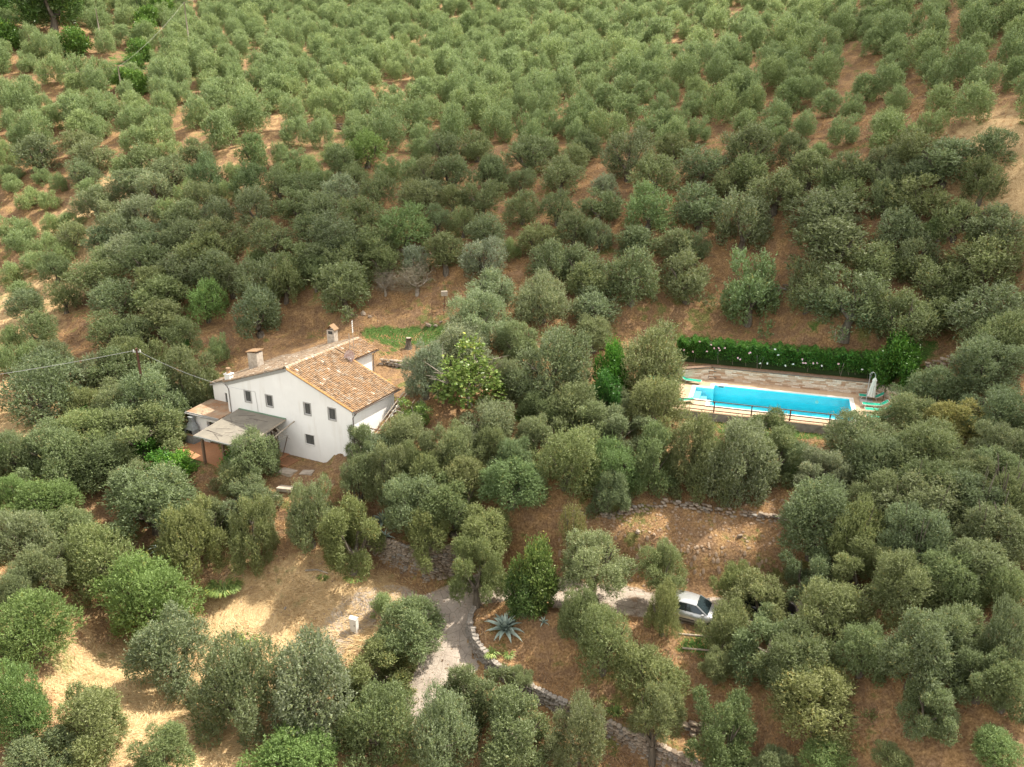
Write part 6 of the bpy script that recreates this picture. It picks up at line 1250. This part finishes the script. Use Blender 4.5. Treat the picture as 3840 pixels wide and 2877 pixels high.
# ---------------- cars ----------------
def paint(name,c,metal=.6,rough=.3):
    t=NT(name,rough,.5); t.color(c); t.b.inputs['Metallic'].default_value=metal; t.b.inputs['Coat Weight'].default_value=.6; t.b.inputs['Coat Roughness'].default_value=.08; return t.m
M_SIL=paint('silver_paint',(.47,.48,.49)); M_DK=paint('dark_paint',(.028,.03,.034),.3); M_TYRE=simple('tyre_rubber',(.02,.02,.02),rough=.9); M_RIM=simple('alloy',(.45,.45,.46),rough=.3,metal=.8); M_LAMP=simple('lamp_glass',(.75,.78,.8),rough=.05,spec=.8); M_RED=simple('red_lamp',(.35,.02,.02),rough=.2); M_BLK=simple('black_plastic',(.025,.025,.025),rough=.6); M_CGL=simple('car_glass',(.02,.03,.035),rough=.05,spec=.8)
def car(x,y,heading,mat,label,L=4.15,Wc=1.76,Hc=1.47):
    z=gh(x,y); e=empty('parked_car',(x,y,z+.0),heading,label,'car'); h=L/2
    # body: stations along x (rear -> front): x, half width low, half width belt, z low, z belt/hood
    S=[(-h,.62,.60,.42,.80),(-h+.06,.76,.72,.26,.93),(-h+.35,.85,.80,.21,.98),(-1.0,.88,.83,.19,.97),(0,.88,.84,.19,.94),(.75,.88,.83,.19,.92),(1.15,.87,.80,.20,.90),(h-.45,.84,.74,.21,.80),(h-.12,.76,.66,.24,.70),(h,.62,.55,.34,.58)]
    V=[];n=12
    for (sx,wl,wb,zl,zt) in S:
        m=zl+(zt-zl)*.55
        V+= [(sx,-wl*.9,zl),(sx,-wl,zl+.12),(sx,-wl*1.005,m),(sx,-wb,zt-.05),(sx,-wb*.9,zt),(sx,-wb*.4,zt+.025),(sx,wb*.4,zt+.025),(sx,wb*.9,zt),(sx,wb,zt-.05),(sx,wl*1.005,m),(sx,wl,zl+.12),(sx,wl*.9,zl)]
    F=[(i*n+j,(i+1)*n+j,(i+1)*n+(j+1)%n,i*n+(j+1)%n) for i in range(len(S)-1) for j in range(n)]+[tuple(range(n)),tuple(reversed(range((len(S)-1)*n,len(S)*n)))]
    MB().add(V,F).obj('body',mat,e,True)
    # roof shell and pillars
    T=[(-h+.18,.70,1.02,.0),(-h+.42,.66,1.30,.0),(-h+.85,.64,Hc-.03,0),(-.3,.64,Hc,0),(.25,.62,Hc-.045,0)]
    V=[]
    for (sx,w,zt,_) in T: V+= [(sx,-w,zt-.06),(sx,-w*.93,zt-.01),(sx,-w*.4,zt+.02),(sx,w*.4,zt+.02),(sx,w*.93,zt-.01),(sx,w,zt-.06)]
    F=[(i*6+j,(i+1)*6+j,(i+1)*6+j+1,i*6+j+1) for i in range(2,4) for j in range(5)]
    rf=MB().add(V,F); rf.obj('roof',mat,e,True)
    # windscreen, rear window, side windows (each a pane)
    MB().add([(.27,-.58,Hc-.06),(.27,.58,Hc-.06),(1.0,.72,.94),(1.0,-.72,.94)],[(0,3,2,1)]).obj('windscreen',M_CGL,e)
    MB().add([(-h+.83,-.60,Hc-.05),(-h+.83,.60,Hc-.05),(-h+.22,.70,1.0),(-h+.22,-.70,1.0)],[(0,1,2,3)]).obj('rear_window',M_CGL,e)
    for sg in (-1,1):
        y1,y2=sg*.635,sg*.80
        for a0,a1,b0,b1 in ((-h+.95,-.42,-h+.55,-.42),(-.34,.20,-.34,.88)):
            MB().add([(a0,y1,Hc-.085),(a1,y1,Hc-.09 if a1<0 else Hc-.11),(b1,y2,.955),(b0,y2,.955)],[(0,1,2,3) if sg>0 else (3,2,1,0)]).obj('side_window',M_CGL,e)
        for p,q in (((-.38,y1,Hc-.07),(-.38,y2,.95)),((.24,y1*.98,Hc-.07),(.95,y2*.97,.94)),((-h+.88,y1,Hc-.06),(-h+.4,y2*.95,.97))): MB().tube([p,q],.035,5).obj('pillar',mat if p[0]!=-.38 else M_BLK,e)
        MB().box(-.05,.12,sg*.865-.012,sg*.865+.012,.80,.83).obj('door_handle',mat,e); MB().box(-1.05,-.88,sg*.865-.012,sg*.865+.012,.80,.83).obj('door_handle',mat,e)
        MB().box(.62,.80,sg*.93-.09,sg*.93+.09,.93,1.05).obj('wing_mirror',mat,e,bevel=.03)
        MB().box(-1.25,1.2,sg*.885-.01,sg*.885+.01,.40,.45).obj('side_trim',M_BLK,e)
        MB().add([(h-.42,sg*.60,.80),(h-.10,sg*.52,.73),(h-.06,sg*.70,.62),(h-.36,sg*.80,.72)],[(0,1,2,3) if sg<0 else (3,2,1,0)]).obj('headlight',M_LAMP,e,loc=(.03,sg*.012,.03))
        MB().box(-h-.01,-h+.22,sg*.70-.08,sg*.70+.08,.76,.98).obj('tail_light',M_RED,e,bevel=.02)
        for wx in (-h+.78,h-.80):
            w=MB().tube([(wx,sg*.72,.31),(wx,sg*.90,.31)],[.31,.31],16).obj('wheel',M_TYRE,e,True); MB().tube([(wx,sg*.895,.31),(wx,sg*.912,.31)],.20,12).obj('rim',M_RIM,w)
    MB().box(h-.05,h+.02,-.45,.45,.36,.5).obj('grille',M_BLK,e)
    return e
car(11.55,42.55,radians(-24),M_SIL,'silver hatchback parked under the olive beside the track'); car(16.0,43.0,radians(-22),M_DK,'dark car almost hidden under the olives, right of the silver one')
# ---------------- poles, wires, stakes and small things ----------------
def upole(x,y,h,label,m=M_WOOD,r0=.13,arm=True,lean=(0,0)):
    e=empty('utility_pole',(x,y,gh(x,y)),0,label,'utility pole'); MB().tube([(0,0,-.3),(lean[0],lean[1],h)],[r0,r0*.7],8).obj('pole',m,e,True)
    if arm:
        MB().box(-.32,.32,-.04,.04,h-.35,h-.27).obj('crossarm',M_STEEL,e)
        for k in (-.26,.26): MB().tube([(k,0,h-.27),(k,0,h-.12)],.045,6).obj('insulator',M_WHITE,e)
    return Vector((x+lean[0],y+lean[1],gh(x,y)+h-.15))
M_RPOLE=simple('reddish_pole',(.20,.10,.075),(.13,.07,.055),6,.8)
pA=upole(-30.0,60.4,7.7,'reddish wooden utility pole left of the farmhouse',M_RPOLE)
pB=upole(-73.5,153.5,6.2,'thin white utility pole below the stone pine',M_PALEWOOD,.13,False); pC=upole(-55.5,147.5,9.6,'tall white utility pole in the upper grove',M_PALEWOOD,.13,False); pD=upole(-58.4,126,5.6,'pale utility pole lowest on the left slope',M_PALEWOOD,.13,False)
def wire(a,b,sag,label,mat=M_STEEL,r=.018):
    a=Vector(a);b=Vector(b); pts=[a.lerp(b,i/14)-Vector((0,0,sag*4*(i/14)*(1-i/14))) for i in range(15)]; tag(MB().tube(pts,r,4).obj('cable',mat),label,'cable')
hook=Vector(to_world(HO,HY,-5.08,-.05,4.74))
wire(pA,hook,.5,'service cable from the reddish pole to the gable wall',r=.013); wire(pA,(-62,43,-17.5),1.0,'overhead cable running off to the left of the reddish pole',M_STEEL,.013)
wire(pC,pD,.6,'far overhead cable between the tall white pole and the lowest one',r=.012,mat=M_GUT); wire(pC,(-20,215,42),2,'far overhead cable climbing right from the tall white pole',r=.012,mat=M_GUT); wire(pD,(-95,110,4),1.2,'far overhead cable leaving the lowest left pole',r=.012,mat=M_GUT)
wire((38.5,55,-20),(52,50,-18.5),.2,'pale pipe crossing between the olives at the right edge',M_WHITE,.03)
def stake(x,y,h,label,m=M_PALEWOOD,lean=.1,r=.03): o=MB().tube([(0,0,-.1),(lean,0,h)],r,5).obj('stake',m,loc=(x,y,gh(x,y))); tag(o,label,'stake')
for x,y,h,l,ln in [(28.2,66.4,1.1,'upright white stake above the middle of the hedge',0),(31.6,65.4,.8,'leaning white stake at the right end of the hedge',-.4),(19.0,71.2,.6,'short dark stake above the left end of the hedge',.2),(36.3,61.4,.9,'leaning pale stake right of the laurel bush',-.3),(-14.5,70.5,1.3,'thin iron stake left of the roof antenna',.05),(-12.6,71.6,1.3,'thin iron stake at the left end of the lawn',.05),(-17.6,70.6,1.0,'thin iron stake behind the large chimney',.05),(-8.6,71.6,1.5,'thin iron stake at the back of the lawn',.02),(-22,68.8,.7,'short stake behind the left roof slope',.1)]: stake(x,y,h,l,M_PALEWOOD if 'white' in l or 'pale' in l else M_IRON,ln,.035 if 'white' in l else .013)
GT=empty('gate_frame',(-6.9,71.6,gh(-6.9,71.6)),.1,'rusty iron frame standing at the right end of the lawn','frame')
for a in (-.55,.55): MB().tube([(a,0,-.1),(a,0,1.6)],.03,6).obj('post',M_IRON,GT)
for z in (.45,1.0): MB().tube([(-.55,0,z),(.55,0,z)],.022,6).obj('bar',M_IRON,GT)
WB=empty('bird_box',(-6.4,73.2,gh(-6.4,73.2)),.2,'pale weathered box on a post behind the iron frame','box'); MB().box(-.3,.3,-.2,.2,1.3,1.75).obj('box',M_PALEWOOD,WB,bevel=.02); MB().tube([(0,0,-.1),(0,0,1.3)],.04,6).obj('post',M_IRON,WB)
SM=empty('tree_stump',(-9.3,68.0,gh(-9.3,68)),0,'sawn tree stump standing beside the lawn','stump'); MB().tube([(0,0,-.2),(0,0,.15),(.02,0,.6),(.03,0,.95)],[.42,.30,.25,.24],10).obj('trunk',M_BARK,SM,True); MB().tube([(.03,0,.951),(.03,0,.97)],.225,10).obj('cut_face',M_PALEWOOD,SM)
CB=empty('utility_cabinet',(-10.3,43.35,gh(-10.3,43.35)),radians(-22),'white utility cabinet with peaked lid alone in the straw field','cabinet')
MB().box(-.24,.24,-.16,.16,-.1,.95).obj('body',M_WHITE,CB,bevel=.01); MB().box(-.20,.20,-.172,-.161,.12,.88).obj('door',M_WHITE,CB); MB().box(.10,.14,-.19,-.173,.45,.55).obj('handle',M_BLK,CB); MB().add([(-.27,-.19,.955),(.27,-.19,.955),(.27,.19,.955),(-.27,.19,.955),(-.27,0,1.08),(.27,0,1.08)],[(0,1,5,4),(2,3,4,5),(1,2,5),(3,0,4),(3,2,1,0)]).obj('lid',M_WHITE,CB)
# log edging by the cars, fallen branch on the track
for i,(x,y,l) in enumerate([(11.5,40.9,'upper wooden step edge in the grass strip below the silver car'),(11.6,40.0,'lower wooden step edge in the grass strip below the silver car')]):
    o=MB().tube([(-1.2,0,.02),(1.2,0,.02)],.06,6).obj('log_edge',M_PALEWOOD,loc=(x,y,gh(x,y)),rot=(0,0,radians(-8))); tag(o,l,'log')
o=MB().tube([(0,0,.03),(.4,.1,.12),(.9,-.1,.05)],.035,5).obj('fallen_branch',M_BARK,loc=(-2.6,44.9,gh(-2.6,44.9)),rot=(0,0,-.5)); tag(o,'dark fallen branch at the edge of the track','branch')
o=MB().tube([(0,0,.05),(.8,.2,.15),(1.7,.1,.1)],[.07,.06,.03],6).obj('fallen_branch',M_PALEBARK,loc=(-14.3,47.2,gh(-14.3,47.2)),rot=(0,0,-.3)); tag(o,'pale twisted root below the olives left of the stone wall','branch')
# ---------------- clouds: unseen puffs towards the sun, added and shaped to shade the slope ----------------
def cloudmat():
    m=bpy.data.materials.new('cloud'); m.use_nodes=True; n=m.node_tree.nodes; l=m.node_tree.links; n.clear(); o=n.new('ShaderNodeOutputMaterial'); v=n.new('ShaderNodeVolumePrincipled'); v.inputs['Density'].default_value=CLOUD_D; v.inputs['Color'].default_value=(1,1,1,1); v.inputs['Anisotropy'].default_value=.5; l.new(v.outputs[0],o.inputs['Volume']); return m
CLOUD_D=.008; M_CLOUD=cloudmat(); DIST=1300
def puff(x,y,rx,ry,th,seed,label):
    z=gh(x,y); c=Vector((x,y,z))+SDIR*DIST; b=bmesh.new(); bmesh.ops.create_icosphere(b,subdivisions=4,radius=1)
    r=random.Random(seed); ph=[r.uniform(0,6) for _ in range(6)]
    for v in b.verts:
        a=v.co.copy(); f=1+.16*sin(a.x*4+ph[0])*sin(a.y*3+ph[1])+.09*sin(a.x*9+ph[2])*sin(a.y*8+ph[3]); v.co=Vector((a.x*rx*f,a.y*ry*f,0))+SDIR*(a.z*th*(1+.25*sin(a.x*6+ph[4])*sin(a.y*7+ph[5])))
    me=bpy.data.meshes.new('cloud'); b.to_mesh(me); b.free(); me.materials.append(M_CLOUD)
    tag(mesh_obj('cloud',me,None,None,c),label,kind='structure')
for i,(x,y,rx,ry,th) in enumerate([(8,94,52,25,60),(-24,80,24,15,55),(50,110,32,22,60),(35,46,16,13,50),(38,76,17,17,45)]): puff(x,y,rx,ry,th,i,'unseen thin cloud added to shade the slope')
print('objects',len(bpy.data.objects),'tris',sum(len(m.polygons)*2 for m in bpy.data.meshes))
